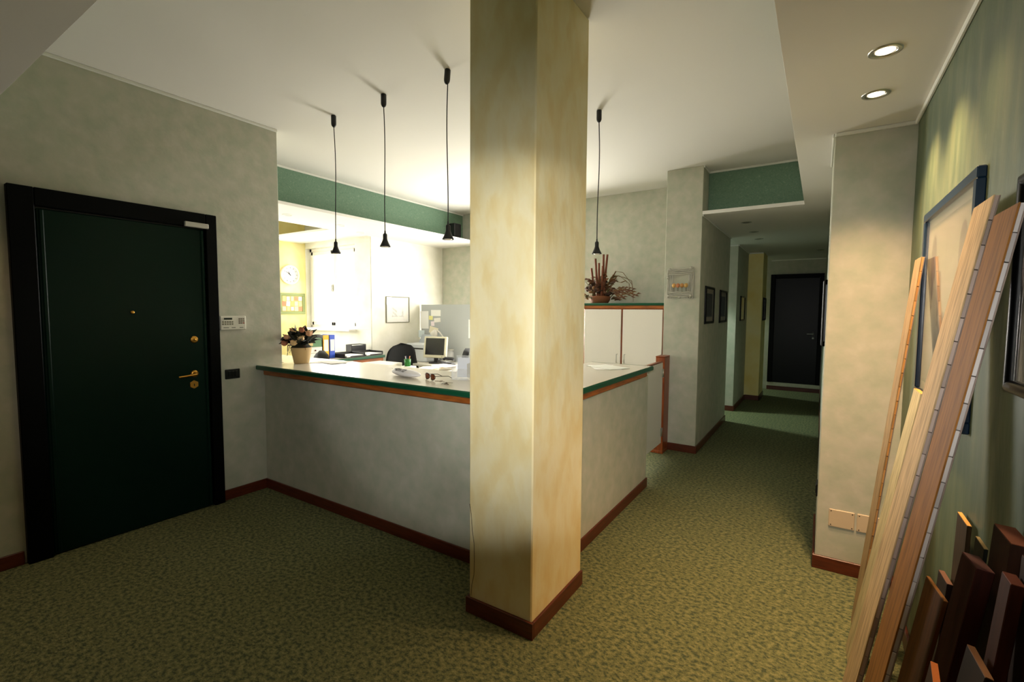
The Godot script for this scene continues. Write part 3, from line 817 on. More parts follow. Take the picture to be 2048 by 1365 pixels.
	part("screen", box(Vector3(0.3, 0.235, 0.004), 0.001), flat(Color(0.10, 0.10, 0.075), 0.25), ca, Vector3(0, 0.008, 0.0255))
	part("button", box(Vector3(0.02, 0.006, 0.004), 0.001), M.black, ca, Vector3(0.12, -0.132, 0.026))
	var pr := thing("printer", "white office printer half hidden behind the monitor", "printer", Vector3(-4.9, 0.7505, -5.12))
	part("body", box(Vector3(0.4, 0.26, 0.3), 0.015), flat(Color(0.86, 0.88, 0.9), 0.4), pr, Vector3(0, 0.13, 0))
	part("paper_slot", box(Vector3(0.3, 0.02, 0.02), 0.003), M.black, pr, Vector3(0, 0.19, 0.146))
	part("paper_tray", box(Vector3(0.3, 0.006, 0.16), 0.002), flat(Color(0.7, 0.73, 0.76), 0.4), pr, Vector3(0, 0.31, -0.1), Vector3(60, 0, 0))
	var lp := thing("desk_lamp", "white desk lamp with bent arm beside the monitor", "lamp", Vector3(-4.55, 0.7505, -5.2))
	part("base", lathe([Vector2(0, 0), Vector2(0.07, 0), Vector2(0.07, 0.015), Vector2(0.02, 0.025), Vector2(0, 0.025)], 24), M.white, lp)
	part("arm", tube([Vector3(0, 0.02, 0), Vector3(0.01, 0.2, 0), Vector3(0.0, 0.33, 0), Vector3(-0.08, 0.43, 0.02), Vector3(-0.12, 0.455, 0.04)], 0.011, -1.0, 8), M.white, lp)
	part("shade", lathe([Vector2(0.055, 0), Vector2(0.058, 0.004), Vector2(0.035, 0.06), Vector2(0.02, 0.085), Vector2(0, 0.09)], 24), M.white, lp, Vector3(-0.15, 0.39, 0.06), Vector3(20, 0, -35))
	var ph := thing("telephone", "dark desk telephone right of the monitor", "telephone", Vector3(-4.22, 0.7505, -4.86))
	part("body", prism([Vector2(-0.1, 0), Vector2(0.1, 0), Vector2(0.1, 0.03), Vector2(-0.1, 0.07)], 0.18, 0.004), flat(Color(0.13, 0.13, 0.15), 0.4), ph, Vector3(0, 0, 0), Vector3(0, 60, 0))
	part("handset", tube([Vector3(-0.09, 0.075, -0.05), Vector3(-0.06, 0.09, -0.05), Vector3(0.06, 0.09, -0.05), Vector3(0.09, 0.075, -0.05)], 0.02, -1.0, 10), flat(Color(0.10, 0.10, 0.12), 0.4), ph)
	part("keypad", box(Vector3(0.09, 0.004, 0.08), 0.001), flat(Color(0.6, 0.6, 0.6), 0.5), ph, Vector3(0.02, 0.055, 0.04), Vector3(0, 0, 0))
	var ju := thing("glass_jug", "clear glass jar behind the telephone", "jar", Vector3(-4.42, 0.7505, -5.17))
	part("body", lathe([Vector2(0, 0), Vector2(0.05, 0), Vector2(0.055, 0.01), Vector2(0.06, 0.12), Vector2(0.056, 0.17), Vector2(0.058, 0.175), Vector2(0.053, 0.17), Vector2(0.057, 0.12), Vector2(0.05, 0.012), Vector2(0, 0.008)], 24), M.acrylic, ju)
	part("lid", lathe([Vector2(0, 0.178), Vector2(0.058, 0.178), Vector2(0.058, 0.19), Vector2(0, 0.192)], 24), M.steel, ju)
	var cu := thing("pen_cup", "small green pen cup on the desk below the drawing", "cup", Vector3(-4.27, 0.8015, -4.19))
	var np := thing("note_block", "white block of note paper under the green pen cup", "papers", Vector3(-4.27, 0.7505, -4.19))
	part("sheets", box(Vector3(0.15, 0.05, 0.15), 0.001), M.paper, np, Vector3(0, 0.0255, 0))
	part("cup", lathe([Vector2(0, 0), Vector2(0.036, 0), Vector2(0.042, 0.09), Vector2(0.039, 0.09), Vector2(0.034, 0.005), Vector2(0, 0.005)], 20), flat(Color(0.04, 0.42, 0.10), 0.4), cu)
	for k in 4:
		part("pen", tube([Vector3(0.012 * cos(k * 1.7), 0.006, 0.012 * sin(k * 1.7)), Vector3(0.034 * cos(k * 1.7), 0.125, 0.034 * sin(k * 1.7))], 0.004, -1.0, 6), flat([Color(0.85, 0.4, 0.3), Color(0.9, 0.85, 0.8), Color(0.3, 0.3, 0.6), Color(0.8, 0.7, 0.5)][k], 0.4), cu)
	var ps := thing("paper_stack", "low beige stack of papers right of the green pen cup", "papers", Vector3(-3.95, 0.7505, -4.2))
	part("sheets", box(Vector3(0.21, 0.05, 0.3), 0.002), flat(Color(0.86, 0.80, 0.68), 0.8), ps, Vector3(0, 0.025, 0), Vector3(0, 25, 0))
	part("top_sheet", box(Vector3(0.21, 0.0015, 0.29), 0.0004), M.paper, ps, Vector3(0.02, 0.052, 0), Vector3(0, 12, 0))
	var pq := thing("document_pile", "loose white and cream documents before the telephone", "papers", Vector3(-4.0, 0.7505, -4.6))
	for k in 4:
		part("sheet", box(Vector3(0.21, 0.012, 0.29), 0.002), flat([Color(0.9, 0.88, 0.8), Color(0.94, 0.93, 0.9), Color(0.85, 0.8, 0.68), Color(0.95, 0.94, 0.92)][k], 0.8), pq, Vector3(0.03 * (k % 2), 0.006 + 0.0125 * k, 0.02 * k), Vector3(0, 30 + 17 * k, 0))
	var pe := thing("pedestal", "white low pedestal in front of the round-topped black chair", "cabinet", Vector3(-4.53, 0, -3.95))
	part("body", box(Vector3(0.4, 0.845, 0.42), 0.005), M.cabinet_white, pe, Vector3(0, 0.4225, 0))
	for k in 3:
		part("drawer", box(Vector3(0.38, 0.25, 0.014), 0.003), M.cabinet_white, pe, Vector3(0, 0.15 + 0.27 * k, 0.215))
	office_chair("black office chair with rounded back beside the framed drawing", Vector3(-4.82, 0, -4.6), 80.0, 1.045)
	office_chair("black office chair half hidden by the yellow pillar, before the grey screen", Vector3(-3.54, 0, -4.42), 130.0, 1.045)
	office_chair("black office chair whose low dome shows behind the flower pot", Vector3(-4.36, 0, -3.02), 165.0, 1.07)
	# tall cabinet against the back wall, dried flowers on it
	var w := thing("tall_cabinet", "white two-door cabinet with wooden trim and green top", "cabinet", Vector3(-1.96, 0, -5.62))
	part("body", box(Vector3(0.98, 1.53, 0.44), 0.003), M.wood_tall, w, Vector3(0, 0.765, 0))
	for s in [-1.0, 1.0]:
		var dd := part("door", box(Vector3(0.462, 1.46, 0.02), 0.003), M.cabinet_white, w, Vector3(s * 0.242, 0.79, 0.23))
		part("handle", tube([Vector3(-s * 0.195, 0.1, 0.01), Vector3(-s * 0.195, 0.1, 0.04), Vector3(-s * 0.195, 0.2, 0.04), Vector3(-s * 0.195, 0.2, 0.01)], 0.005, -1.0, 8), M.steel, dd)
	part("apron", box(Vector3(0.99, 0.035, 0.46), 0.003), M.wood, w, Vector3(0, 1.5475, 0.005))
	part("top", box(Vector3(1.0, 0.03, 0.48), 0.008), M.green_edge, w, Vector3(0, 1.58, 0.005))
	dried_flowers()
	var sp := thing("wall_speaker", "small black loudspeaker on the dark green ceiling face", "speaker", Vector3(-4.745, 2.69, -5.55))
	part("cabinet", box(Vector3(0.12, 0.2, 0.15), 0.01), M.black, sp, Vector3(0.1, 0, 0))
	part("grille", box(Vector3(0.008, 0.18, 0.13), 0.003), flat(Color(0.05, 0.05, 0.05), 0.8), sp, Vector3(0.163, 0, 0))
	part("bracket", box(Vector3(0.05, 0.03, 0.03), 0.003), M.black, sp, Vector3(0.022, 0, 0))


func dried_flowers() -> void:
	var t := thing("dried_arrangement", "dried flower arrangement with brown sticks in a basket on the white cabinet", "arrangement", Vector3(-2.33, 1.5955, -5.6))
	part("basket", lathe([Vector2(0, 0), Vector2(0.1, 0), Vector2(0.125, 0.04), Vector2(0.13, 0.09), Vector2(0.12, 0.09), Vector2(0.0, 0.07)], 20), tiled(M.grain, Vector3.ONE * 9.0, 0.8, Color(0.55, 0.33, 0.18), false), t)
	var stick := flat(Color(0.42, 0.21, 0.08), 0.7)
	for s in [[-0.03, 0.0, -0.07, 0.56, 0.0], [0.0, 0.03, -0.005, 0.5, 0.04], [0.03, -0.02, 0.03, 0.61, -0.02], [0.05, 0.02, 0.10, 0.60, 0.03], [0.04, 0.05, 0.055, 0.46, 0.06], [-0.06, 0.02, -0.11, 0.44, 0.03]]:
		part("stick", tube([Vector3(s[0], 0.07, s[1]), Vector3((s[0] + s[2]) / 2, s[3] / 2 + 0.04, (s[1] + s[4]) / 2), Vector3(s[2], s[3], s[4])], 0.015, 0.013, 8), stick, t)
	var tones := [Color(0.36, 0.22, 0.12), Color(0.46, 0.32, 0.17), Color(0.24, 0.15, 0.09), Color(0.33, 0.30, 0.16), Color(0.44, 0.29, 0.20)]
	var mats := tones.map(func(q): return flat(q, 0.85))
	for k in 84:
		var a := rng.randf_range(-PI, PI)
		var r := rng.randf_range(0.01, 0.19)
		var y := rng.randf_range(0.13, 0.36) - r * 0.6
		var p := Vector3(cos(a) * r, y, sin(a) * r * 0.7)
		var dir := Vector3(cos(a), rng.randf_range(0.0, 1.0), sin(a)).normalized() * rng.randf_range(0.07, 0.12)
		part("dried_leaf", blade([p, p + dir * 0.35 + Vector3(0, 0.012, 0), p + dir * 0.7 + Vector3(0, 0.008, 0), p + dir + Vector3(0, -0.008, 0)], [0.008, rng.randf_range(0.02, 0.034), 0.022, 0.003], Vector3(-sin(a), rng.randf_range(-1.0, 1.0), cos(a)), 0.002, 0.35), mats[k % 5], t)
	for k in 26:
		var a := rng.randf_range(-PI, PI)
		var r := rng.randf_range(0.03, 0.17)
		part("seed_head", egg(rng.randf_range(0.016, 0.028), rng.randf_range(0.03, 0.05), 9), mats[(k + 2) % 5], t, Vector3(cos(a) * r, rng.randf_range(0.1, 0.27) - r * 0.4, sin(a) * r * 0.7 + 0.05))
	# curling grasses and plumes to the right
	for s in [[0.12, 0.24, 0.30, 0.42, 0.44, 0.02], [0.10, 0.22, 0.26, 0.38, 0.40, 0.10], [0.13, 0.2, 0.32, 0.36, 0.43, 0.18], [0.12, 0.16, 0.28, 0.3, 0.36, 0.24]]:
		part("grass_blade", blade([Vector3(s[0] - 0.06, 0.1, 0), Vector3(s[0], s[1], 0.01), Vector3((s[0] + s[2]) / 2, s[3] - 0.03, 0.015), Vector3(s[2], s[3] - 0.05, 0.02), Vector3(s[4] - 0.02, (s[3] + s[5]) / 2, 0.03), Vector3(s[4], s[5], 0.03)], [0.008, 0.013, 0.014, 0.014, 0.011, 0.004], Vector3(0.1, 0.1, 1), 0.002, 0.2), mats[1], t)
	for s in [[0.50, 0.09, 0.03], [0.46, 0.07, 0.06], [0.42, 0.15, -0.02], [0.34, 0.05, 0.08], [0.29, 0.04, 0.1]]:
		var plume := part("plume", tube([Vector3(0.12, 0.15, 0.02), Vector3((0.14 + s[0]) / 2, (0.17 + s[1]) / 2 + 0.03, s[2]), Vector3(s[0], s[1], s[2])], 0.004, 0.002, 5), mats[4], t)
		for k in 9:
			var f := 0.35 + 0.65 * k / 9.0
			var q := Vector3(0.12, 0.15, 0.02).lerp(Vector3(s[0], s[1], s[2]), f) + Vector3(0, 0.03 * sin(f * PI), 0)
			var e := 1.0 if k % 2 == 0 else -1.0
			part("barb", blade([q, q + Vector3(0.03, 0.018 * e, 0.008), q + Vector3(0.065, 0.022 * e - 0.008, 0.01)], [0.002, 0.009, 0.001], Vector3(0, 1, 0.3), 0.0012, 0.2), mats[4 if k % 3 else 1], plume)


# ---------------------------------------------------------------- pictures
func disc(im: Image, cx: float, cy: float, rx: float, ry: float, c: Color, soft := 0.0) -> void:
	for y in range(maxi(0, int(cy - ry)), mini(im.get_height(), int(cy + ry) + 1)):
		for x in range(maxi(0, int(cx - rx)), mini(im.get_width(), int(cx + rx) + 1)):
			var d := pow((x - cx) / rx, 2.0) + pow((y - cy) / ry, 2.0)
			if d < 1.0:
				var a := c.a * (1.0 if soft <= 0.0 else clampf((1.0 - d) / soft, 0.0, 1.0))
				im.set_pixel(x, y, im.get_pixel(x, y).lerp(Color(c.r, c.g, c.b), a))


func picture_parts(o: Node3D, w: float, h: float, rim: float, deep: float, mat: Material, mount: float, print_image: Image, round_rim := false) -> void:
	# the thing's own XY plane is the picture, +Z looks into the room
	if round_rim:
		var st := begin()
		var prof := []
		for k in 9:
			prof.append(Vector2(sin(PI * k / 8.0), cos(PI * k / 8.0)))
		for s in 4:
			var horiz := s < 2
			var sgn := 1.0 if s % 2 == 0 else -1.0
			var length := (w if horiz else h) / 2.0
			var at := (h if horiz else w) / 2.0 - rim / 2.0
			st.set_smooth_group(s + 1)
			for k in 8:
				var q := []
				for e in [-1.0, 1.0]:
					for p in [prof[k], prof[k + 1]]:
						var off: float = at + p.y * rim / 2.0
						var lng: float = e * (length - ((h if horiz else w) / 2.0 - off))
						q.append(Vector3(lng, sgn * off, deep * (0.4 + 0.6 * p.x)) if horiz else Vector3(sgn * off, lng, deep * (0.4 + 0.6 * p.x)))
				quad(st, q[0], q[1], q[3], q[2], Vector3(0, 0, 1) + (Vector3(0, sgn * prof[k].y, 0) if horiz else Vector3(sgn * prof[k].y, 0, 0)))
		st.set_smooth_group(-1)
		for b in [[Vector3(0, h / 2 - rim / 2, 0), Vector3(w, rim, 0)], [Vector3(0, -h / 2 + rim / 2, 0), Vector3(w, rim, 0)], [Vector3(w / 2 - rim / 2, 0, 0), Vector3(rim, h, 0)], [Vector3(-w / 2 + rim / 2, 0, 0), Vector3(rim, h, 0)]]:
			add_box(st, b[0] + Vector3(0, 0, deep * 0.2), b[1] + Vector3(0, 0, deep * 0.4), 0.0005)
		part("frame", done(st), mat, o)
	else:
		part("frame", blocks([[Vector3(-w / 2, h / 2 - rim, 0), Vector3(w / 2, h / 2, deep)], [Vector3(-w / 2, -h / 2, 0), Vector3(w / 2, -h / 2 + rim, deep)], [Vector3(-w / 2, -h / 2 + rim, 0), Vector3(-w / 2 + rim, h / 2 - rim, deep)], [Vector3(w / 2 - rim, -h / 2 + rim, 0), Vector3(w / 2, h / 2 - rim, deep)]], 0.003), mat, o)
	var iw := w - 2 * rim
	var ih := h - 2 * rim
	part("mount", box(Vector3(iw, ih, 0.003), 0.0), flat(Color(0.82, 0.77, 0.66), 0.85), o, Vector3(0, 0, 0.003))
	var pm := flat(Color.WHITE, 0.8)
	pm.albedo_texture = ImageTexture.create_from_image(print_image)
	var pw := iw - 2 * mount
	var p2 := ih - 2 * mount
	var q := QuadMesh.new()
	q.size = Vector2(pw, p2)
	part("print", q, pm, o, Vector3(0, 0, 0.0055))
	part("glass", box(Vector3(iw, ih, 0.002), 0.0), M.glass, o, Vector3(0, 0, deep * 0.55))


func sketch() -> Image:
	var im := Image.create(192, 160, false, Image.FORMAT_RGB8)
	im.fill(Color(0.95, 0.94, 0.91))
	for k in 14:
		disc(im, 50 + (k * 37) % 40, 70 + (k * 23) % 50, 3 + k % 4, 6 + k % 7, Color(0.6, 0.62, 0.58, 0.35), 0.8)
		disc(im, 115 + (k * 29) % 30, 75 + (k * 31) % 45, 2 + k % 3, 6 + k % 6, Color(0.6, 0.62, 0.58, 0.3), 0.8)
	disc(im, 70, 122, 30, 2, Color(0.6, 0.6, 0.55, 0.6))
	disc(im, 128, 122, 22, 2, Color(0.6, 0.6, 0.55, 0.5))
	return im


func balloons() -> Image:
	var im := Image.create(320, 320, false, Image.FORMAT_RGB8)
	im.fill(Color(0.66, 0.63, 0.52))
	for y in range(150, 320):
		for x in 320:
			im.set_pixel(x, y, im.get_pixel(x, y).lerp(Color(0.40, 0.41, 0.37), 0.8 * smoothstep(150.0, 250.0, float(y))))
	for b in [[46, 70, 24, 52, Color(0.30, 0.18, 0.15)], [262, 80, 28, 56, Color(0.36, 0.26, 0.22)], [222, 190, 28, 50, Color(0.42, 0.44, 0.17)], [108, 130, 18, 36, Color(0.26, 0.26, 0.2)], [150, 215, 24, 44, Color(0.30, 0.30, 0.28)]]:
		disc(im, b[0], b[1], b[2], b[3], b[4], 0.2)
		disc(im, b[0], b[1] + b[3] * 1.15, b[2] * 0.45, b[3] * 0.4, b[4], 0.3)
		im.fill_rect(Rect2i(b[0] - 4, int(b[1] + b[3] * 1.75), 8, 8), b[4].darkened(0.4))
		im.fill_rect(Rect2i(b[0] - 5, int(b[1] + b[3] * 1.4), 1, 14), b[4].darkened(0.4))
		im.fill_rect(Rect2i(b[0] + 4, int(b[1] + b[3] * 1.4), 1, 14), b[4].darkened(0.4))
	im.fill_rect(Rect2i(148, 20, 2, 120), Color(0.55, 0.5, 0.38))
	for k in 60:
		disc(im, (k * 71) % 320, 210 + (k * 47) % 110, 4 + k % 9, 10 + (k * 5) % 22, Color(0.42, 0.43, 0.38, 0.35), 0.7)
	for k in 30:
		disc(im, (k * 83) % 320, 285 + (k * 13) % 35, 14, 7, Color(0.28, 0.31, 0.24, 0.5), 0.6)
	return im


func dusk(kind: int) -> Image:
	var im := Image.create(96, 144, false, Image.FORMAT_RGB8)
	im.fill([Color(0.05, 0.08, 0.06), Color(0.07, 0.12, 0.11), Color(0.42, 0.46, 0.34), Color(0.06, 0.09, 0.08)][kind])
	for k in 12:
		disc(im, (k * 31 + kind * 17) % 96, 30 + (k * 41) % 100, 5 + k % 6, 10 + (k * 3) % 14, [Color(0.10, 0.15, 0.10, 0.6), Color(0.14, 0.22, 0.2, 0.5), Color(0.5, 0.52, 0.4, 0.5), Color(0.12, 0.18, 0.15, 0.5)][kind], 0.6)
	return im


func framed(called: String, label: String, at: Vector3, turn: float, w: float, h: float, rim: float, deep: float, mat: Material, mount: float, im: Image, group := "", round_rim := false) -> void:
	var t := thing(called, label, "picture", at, group)
	t.rotation_degrees.y = turn
	picture_parts(t, w, h, rim, deep, mat, mount, im, round_rim)


func build_wall_things() -> void:
	# entrance wall: alarm keypad and light switch
	var k := thing("alarm_keypad", "cream alarm keypad with small display between the door and the counter", "keypad", Vector3(-3.85, 1.39, -1.905))
	k.rotation_degrees.y = 90
	part("case", box(Vector3(0.19, 0.108, 0.024), 0.004), M.plastic, k, Vector3(0, 0, 0.012))
	part("display", box(Vector3(0.06, 0.014, 0.002), 0.0005), flat(Color(0.02, 0.09, 0.04), 0.2), k, Vector3(-0.04, 0.032, 0.025))
	for r in 2:
		for q in 5:
			part("key", box(Vector3(0.012, 0.012, 0.003), 0.001), flat(Color(0.5, 0.49, 0.4), 0.5), k, Vector3(-0.078 + 0.0175 * q, 0.008 - 0.017 * r, 0.0255))
	for r in 3:
		for q in 3:
			part("key", box(Vector3(0.013, 0.011, 0.003), 0.001), flat(Color(0.62, 0.36, 0.30) if r == 2 and q == 2 else Color(0.47, 0.43, 0.36), 0.5), k, Vector3(0.045 + 0.016 * q, 0.03 - 0.016 * r, 0.0255))
	for q in [[-0.055, 0.04], [0.0, 0.03], [0.06, 0.028]]:
		part("printed_line", box(Vector3(q[1], 0.005, 0.001), 0.0002), flat(Color(0.3, 0.32, 0.27), 0.7), k, Vector3(q[0], -0.037, 0.0243))
	var s := thing("light_switch", "black rectangular switch plate beside the entrance door frame", "switch", Vector3(-3.85, 0.99, -1.895))
	s.rotation_degrees.y = 90
	part("plate", box(Vector3(0.112, 0.076, 0.01), 0.004), flat(Color(0.02, 0.05, 0.035), 0.35), s, Vector3(0, 0, 0.005))
	for q in 3:
		part("rocker", box(Vector3(0.022, 0.046, 0.006), 0.002), flat(Color(0.015, 0.04, 0.03), 0.3), s, Vector3(-0.025 + 0.025 * q, 0, 0.012))
	# wicker wreath frame on the pillar
	var w := thing("wicker_frame", "whitewashed twig frame holding garlic bulbs, hung on the grey green pillar", "decoration", Vector3(-1.25, 1.795, -5.18))
	var twig := flat(Color(0.70, 0.69, 0.635), 0.9)
	for side in 4:
		for q in 4:
			var off := 0.082 + 0.0165 * q
			var a: Vector3 = Vector3(-off, -0.155, 0.015) if side == 0 else Vector3(off, -0.155, 0.015) if side == 1 else Vector3(-0.125, 0.098 + 0.0165 * q, 0.024) if side == 2 else Vector3(-0.125, -0.09 - 0.0165 * q, 0.024)
			var b: Vector3 = Vector3(-off, 0.16, 0.015) if side == 0 else Vector3(off, 0.16, 0.015) if side == 1 else Vector3(0.125, 0.098 + 0.0165 * q, 0.024) if side == 2 else Vector3(0.125, -0.09 - 0.0165 * q, 0.024)
			var path := []
			for e in 6:
				path.append(a.lerp(b, e / 5.0) + Vector3(rng.randf_range(-0.007, 0.007), rng.randf_range(-0.007, 0.007), rng.randf_range(-0.003, 0.008)))
			part("twig", tube(path, 0.0075, 0.006, 6), twig, w)
	for c in [[-0.11, 0.15], [0.11, 0.16], [-0.115, -0.13], [0.11, -0.13], [0.0, -0.145], [-0.125, 0.06]]:
		part("knot", egg(0.016, 0.026, 9), twig, w, Vector3(c[0], c[1] - 0.013, 0.026))
	for q in 4:
		var bulb := part("garlic_bulb", egg(0.021, 0.046, 10), flat([Color(0.80, 0.62, 0.35), Color(0.78, 0.50, 0.33), Color(0.72, 0.52, 0.28), Color(0.80, 0.64, 0.36)][q], 0.6), w, Vector3(-0.062 + 0.041 * q, -0.045, 0.03))
		part("stalk", tube([Vector3(0, 0.0, 0), Vector3(0.002, -0.045, 0)], 0.005, 0.003, 6), flat(Color(0.45, 0.44, 0.36), 0.8), bulb)
	# corridor pictures
	var black := flat(Color(0.015, 0.017, 0.016), 0.3, 0.0, 0.3)
	var g := "black framed pictures along the corridor's left wall"
	framed("framed_picture", "black framed dark picture nearest on the corridor's left wall", Vector3(-1.055, 1.572, -5.67), 90, 0.49, 0.415, 0.028, 0.02, black, 0.05, dusk(0), g, true)
	framed("framed_picture", "black framed dark picture second on the corridor's left wall", Vector3(-1.055, 1.566, -6.55), 90, 0.48, 0.41, 0.028, 0.02, black, 0.05, dusk(1), g, true)
	framed("framed_picture", "slim framed olive picture beyond the first side opening", Vector3(-1.055, 1.553, -8.34), 90, 0.46, 0.39, 0.024, 0.02, black, 0.03, dusk(2), g, true)
	framed("framed_picture", "black framed picture on the side of the yellow projecting wall", Vector3(-0.83, 1.55, -9.28), 90, 0.42, 0.39, 0.026, 0.02, black, 0.04, dusk(3), g, true)
	framed("framed_picture", "black framed picture seen edge on beside the beige pillar", Vector3(0.028, 1.495, -3.62), -90, 0.42, 0.4, 0.03, 0.022, black, 0.04, dusk(0), "", true)
	framed("framed_picture", "further black framed picture seen edge on in the corridor", Vector3(0.05, 1.49, -5.3), -90, 0.45, 0.4, 0.03, 0.022, black, 0.04, dusk(3), "", true)
	# blank plates on the beige pillar
	for q in [[0.147, "blank beige cover plate with four screws low on the beige pillar, left one"], [0.279, "blank beige cover plate half hidden behind the tan board"]]:
		var p := thing("cover_plate", q[1], "plate", Vector3(q[0], 0.318, -3.244), "blank cover plates on the beige pillar")
		part("plate", box(Vector3(0.122, 0.102, 0.007), 0.003), flat(Color(0.80, 0.72, 0.60), 0.5), p, Vector3(0, 0, 0.0035))
		for e in [[-0.05, 0.04], [0.05, 0.04], [-0.05, -0.04], [0.05, -0.04]]:
			part("screw", lathe([Vector2(0, 0), Vector2(0.0035, 0), Vector2(0.003, 0.001), Vector2(0, 0.0014)], 10), flat(Color(0.3, 0.24, 0.16), 0.5), p, Vector3(e[0], e[1], 0.007), Vector3(90, 0, 0))
	# big pictures on the right wall
	framed("framed_poster", "blue framed poster of pale hot-air balloons behind the boards", Vector3(0.385, 1.533, -2.33), -90, 0.85, 0.79, 0.035, 0.022, flat(Color(0.05, 0.15, 0.24), 0.3), 0.035, balloons())
	var im := Image.create(128, 128, false, Image.FORMAT_RGB8)
	im.fill(Color(0.26, 0.30, 0.22))
	for q in 20:
		disc(im, (q * 37) % 60 + 60, 20 + (q * 29) % 90, 8, 14, Color(0.35, 0.2, 0.12, 0.5), 0.6)
	framed("framed_poster", "black framed dark picture at the right edge, beyond the boards", Vector3(0.385, 1.567, -1.2), -90, 0.72, 0.5, 0.03, 0.022, black, 0.05, im, "", true)
	var so := thing("wall_socket", "small dark socket plate on the corridor side of the beige pillar", "socket", Vector3(0.028, 0.42, -3.42))
	part("plate", box(Vector3(0.008, 0.075, 0.115), 0.003), M.black, so, Vector3(-0.004, 0, 0))
	part("insert", box(Vector3(0.004, 0.045, 0.07), 0.001), M.black, so, Vector3(-0.0095, 0, 0))


# ---------------------------------------------------------------- things on the counter
func build_counter_things() -> void:
	var y := 1.0405
	var t := thing("flower_pot", "cream pot of dried roses and dark leaves on the counter", "plant", Vector3(-3.69, y, -2.385))
	var clay := flat(Color(0.80, 0.68, 0.48), 0.6)
	part("pot", lathe([Vector2(0, 0), Vector2(0.056, 0), Vector2(0.060, 0.004), Vector2(0.083, 0.125), Vector2(0.086, 0.132), Vector2(0.084, 0.136), Vector2(0.079, 0.134), Vector2(0.076, 0.115), Vector2(0.0, 0.11)], 32), clay, t)
	part("moss", lathe([Vector2(0.076, 0.115), Vector2(0.08, 0.14), Vector2(0.05, 0.17), Vector2(0, 0.18)], 16), flat(Color(0.14, 0.14, 0.07), 0.95), t)
	var dark := flat(Color(0.035, 0.065, 0.03), 0.45)
	var mid := flat(Color(0.11, 0.13, 0.06), 0.6)
	var petal := [flat(Color(0.86, 0.66, 0.50), 0.8), flat(Color(0.90, 0.76, 0.56), 0.8), flat(Color(0.74, 0.48, 0.36), 0.8)]
	for k in 44:
		var a := k * 2.4 + rng.randf_range(-0.3, 0.3)
		var el := 0.15 + 1.2 * float(k % 7) / 7.0 + rng.randf_range(-0.1, 0.1)
		var d := Vector3(cos(a) * cos(el), sin(el), sin(a) * cos(el))
		var root := Vector3(0, 0.15, 0) + d * Vector3(0.05, 0.03, 0.05)
		var l := rng.randf_range(0.11, 0.165)
		var tip := root + d * l * Vector3(1, 0.95, 1)
		part("leaf", blade([root, root.lerp(tip, 0.35) + Vector3(0, 0.012, 0), root.lerp(tip, 0.7) + Vector3(0, 0.012, 0), tip], [0.008, 0.028, 0.025, 0.002], Vector3(-sin(a), rng.randf_range(-0.8, 0.8), cos(a)), 0.0015, 0.3), dark if k % 4 else mid, t)
	# two large leaves stand out at the top left
	for s in [[Vector3(-0.05, 0.33, 0.02), 0.036], [Vector3(-0.165, 0.245, 0.06), 0.034], [Vector3(0.03, 0.32, -0.02), 0.03]]:
		var tip: Vector3 = s[0]
		var root := Vector3(tip.x * 0.2, 0.17, tip.z * 0.2)
		part("leaf", blade([root, root.lerp(tip, 0.4), root.lerp(tip, 0.75), tip], [0.01, s[1], s[1] * 0.8, 0.002], Vector3(0.6, -0.1, 0.5), 0.0015, 0.25), dark, t)
	for s in [[-0.085, 0.215, 0.075, 0], [0.0, 0.25, 0.075, 1], [0.09, 0.21, 0.06, 1], [0.045, 0.28, 0.02, 2], [0.115, 0.25, 0.0, 0], [-0.065, 0.27, 0.03, 0], [-0.09, 0.165, 0.095, 2], [0.05, 0.175, 0.1, 1]]:
		var rose := part("rose", egg(0.02, 0.038, 10), petal[s[3]], t, Vector3(s[0], s[1] - 0.018, s[2]))
		for q in 5:
			var a: float = TAU * q / 5 + s[0] * 20
			var o := Vector3(cos(a), 0, sin(a))
			part("petal", blade([o * 0.01 + Vector3(0, 0.002, 0), o * 0.024 + Vector3(0, 0.016, 0), o * 0.023 + Vector3(0, 0.036, 0), o * 0.032 + Vector3(0, 0.046, 0)], [0.006, 0.017, 0.017, 0.007], Vector3(-o.z, 0, o.x), 0.0012, 0.1), petal[s[3]], rose)
	var rust := flat(Color(0.36, 0.17, 0.07), 0.8)
	for s in [[-0.12, 0.06, 0.05], [-0.10, 0.09, 0.06], [-0.145, 0.08, 0.02], [0.13, 0.12, 0.05], [-0.075, 0.1, 0.08]]:
		part("hanging_leaf", blade([Vector3(s[0] * 0.6, 0.15, s[2] * 0.6), Vector3(s[0] * 0.95, 0.155, s[2]), Vector3(s[0], s[1] + 0.03, s[2]), Vector3(s[0] * 1.02, s[1], s[2])], [0.004, 0.009, 0.011, 0.004], Vector3(0.8, 0, 0.5), 0.0015, 0.2), rust, t)
	for s in [[-0.165, 0.055, 0.03], [0.165, 0.235, 0.0], [-0.17, 0.075, 0.0]]:
		part("sprig", tube([Vector3(s[0] * 0.4, 0.16, s[2]), Vector3(s[0] * 0.8, (0.2 + s[1]) / 2, s[2]), Vector3(s[0], s[1], s[2])], 0.0022, 0.0014, 5), mid, t)
	# papers
	var pa := thing("paper_sheets", "loose open papers on the counter beside the flower pot", "papers", Vector3(-3.55, y, -2.58))
	part("sheet", box(Vector3(0.3, 0.002, 0.2), 0.0005), M.paper, pa, Vector3(0, 0.001, 0), Vector3(0, 25, 0))
	part("sheet", box(Vector3(0.21, 0.002, 0.15), 0.0005), M.paper, pa, Vector3(0.06, 0.004, 0.02), Vector3(0, -12, 0))
	var pb := thing("paper_sheets", "white printed papers on the counter right of the yellow pillar", "papers", Vector3(-1.46, y, -3.63))
	part("sheet", box(Vector3(0.21, 0.002, 0.297), 0.0005), M.paper, pb, Vector3(0, 0.001, 0), Vector3(0, 35, 0))
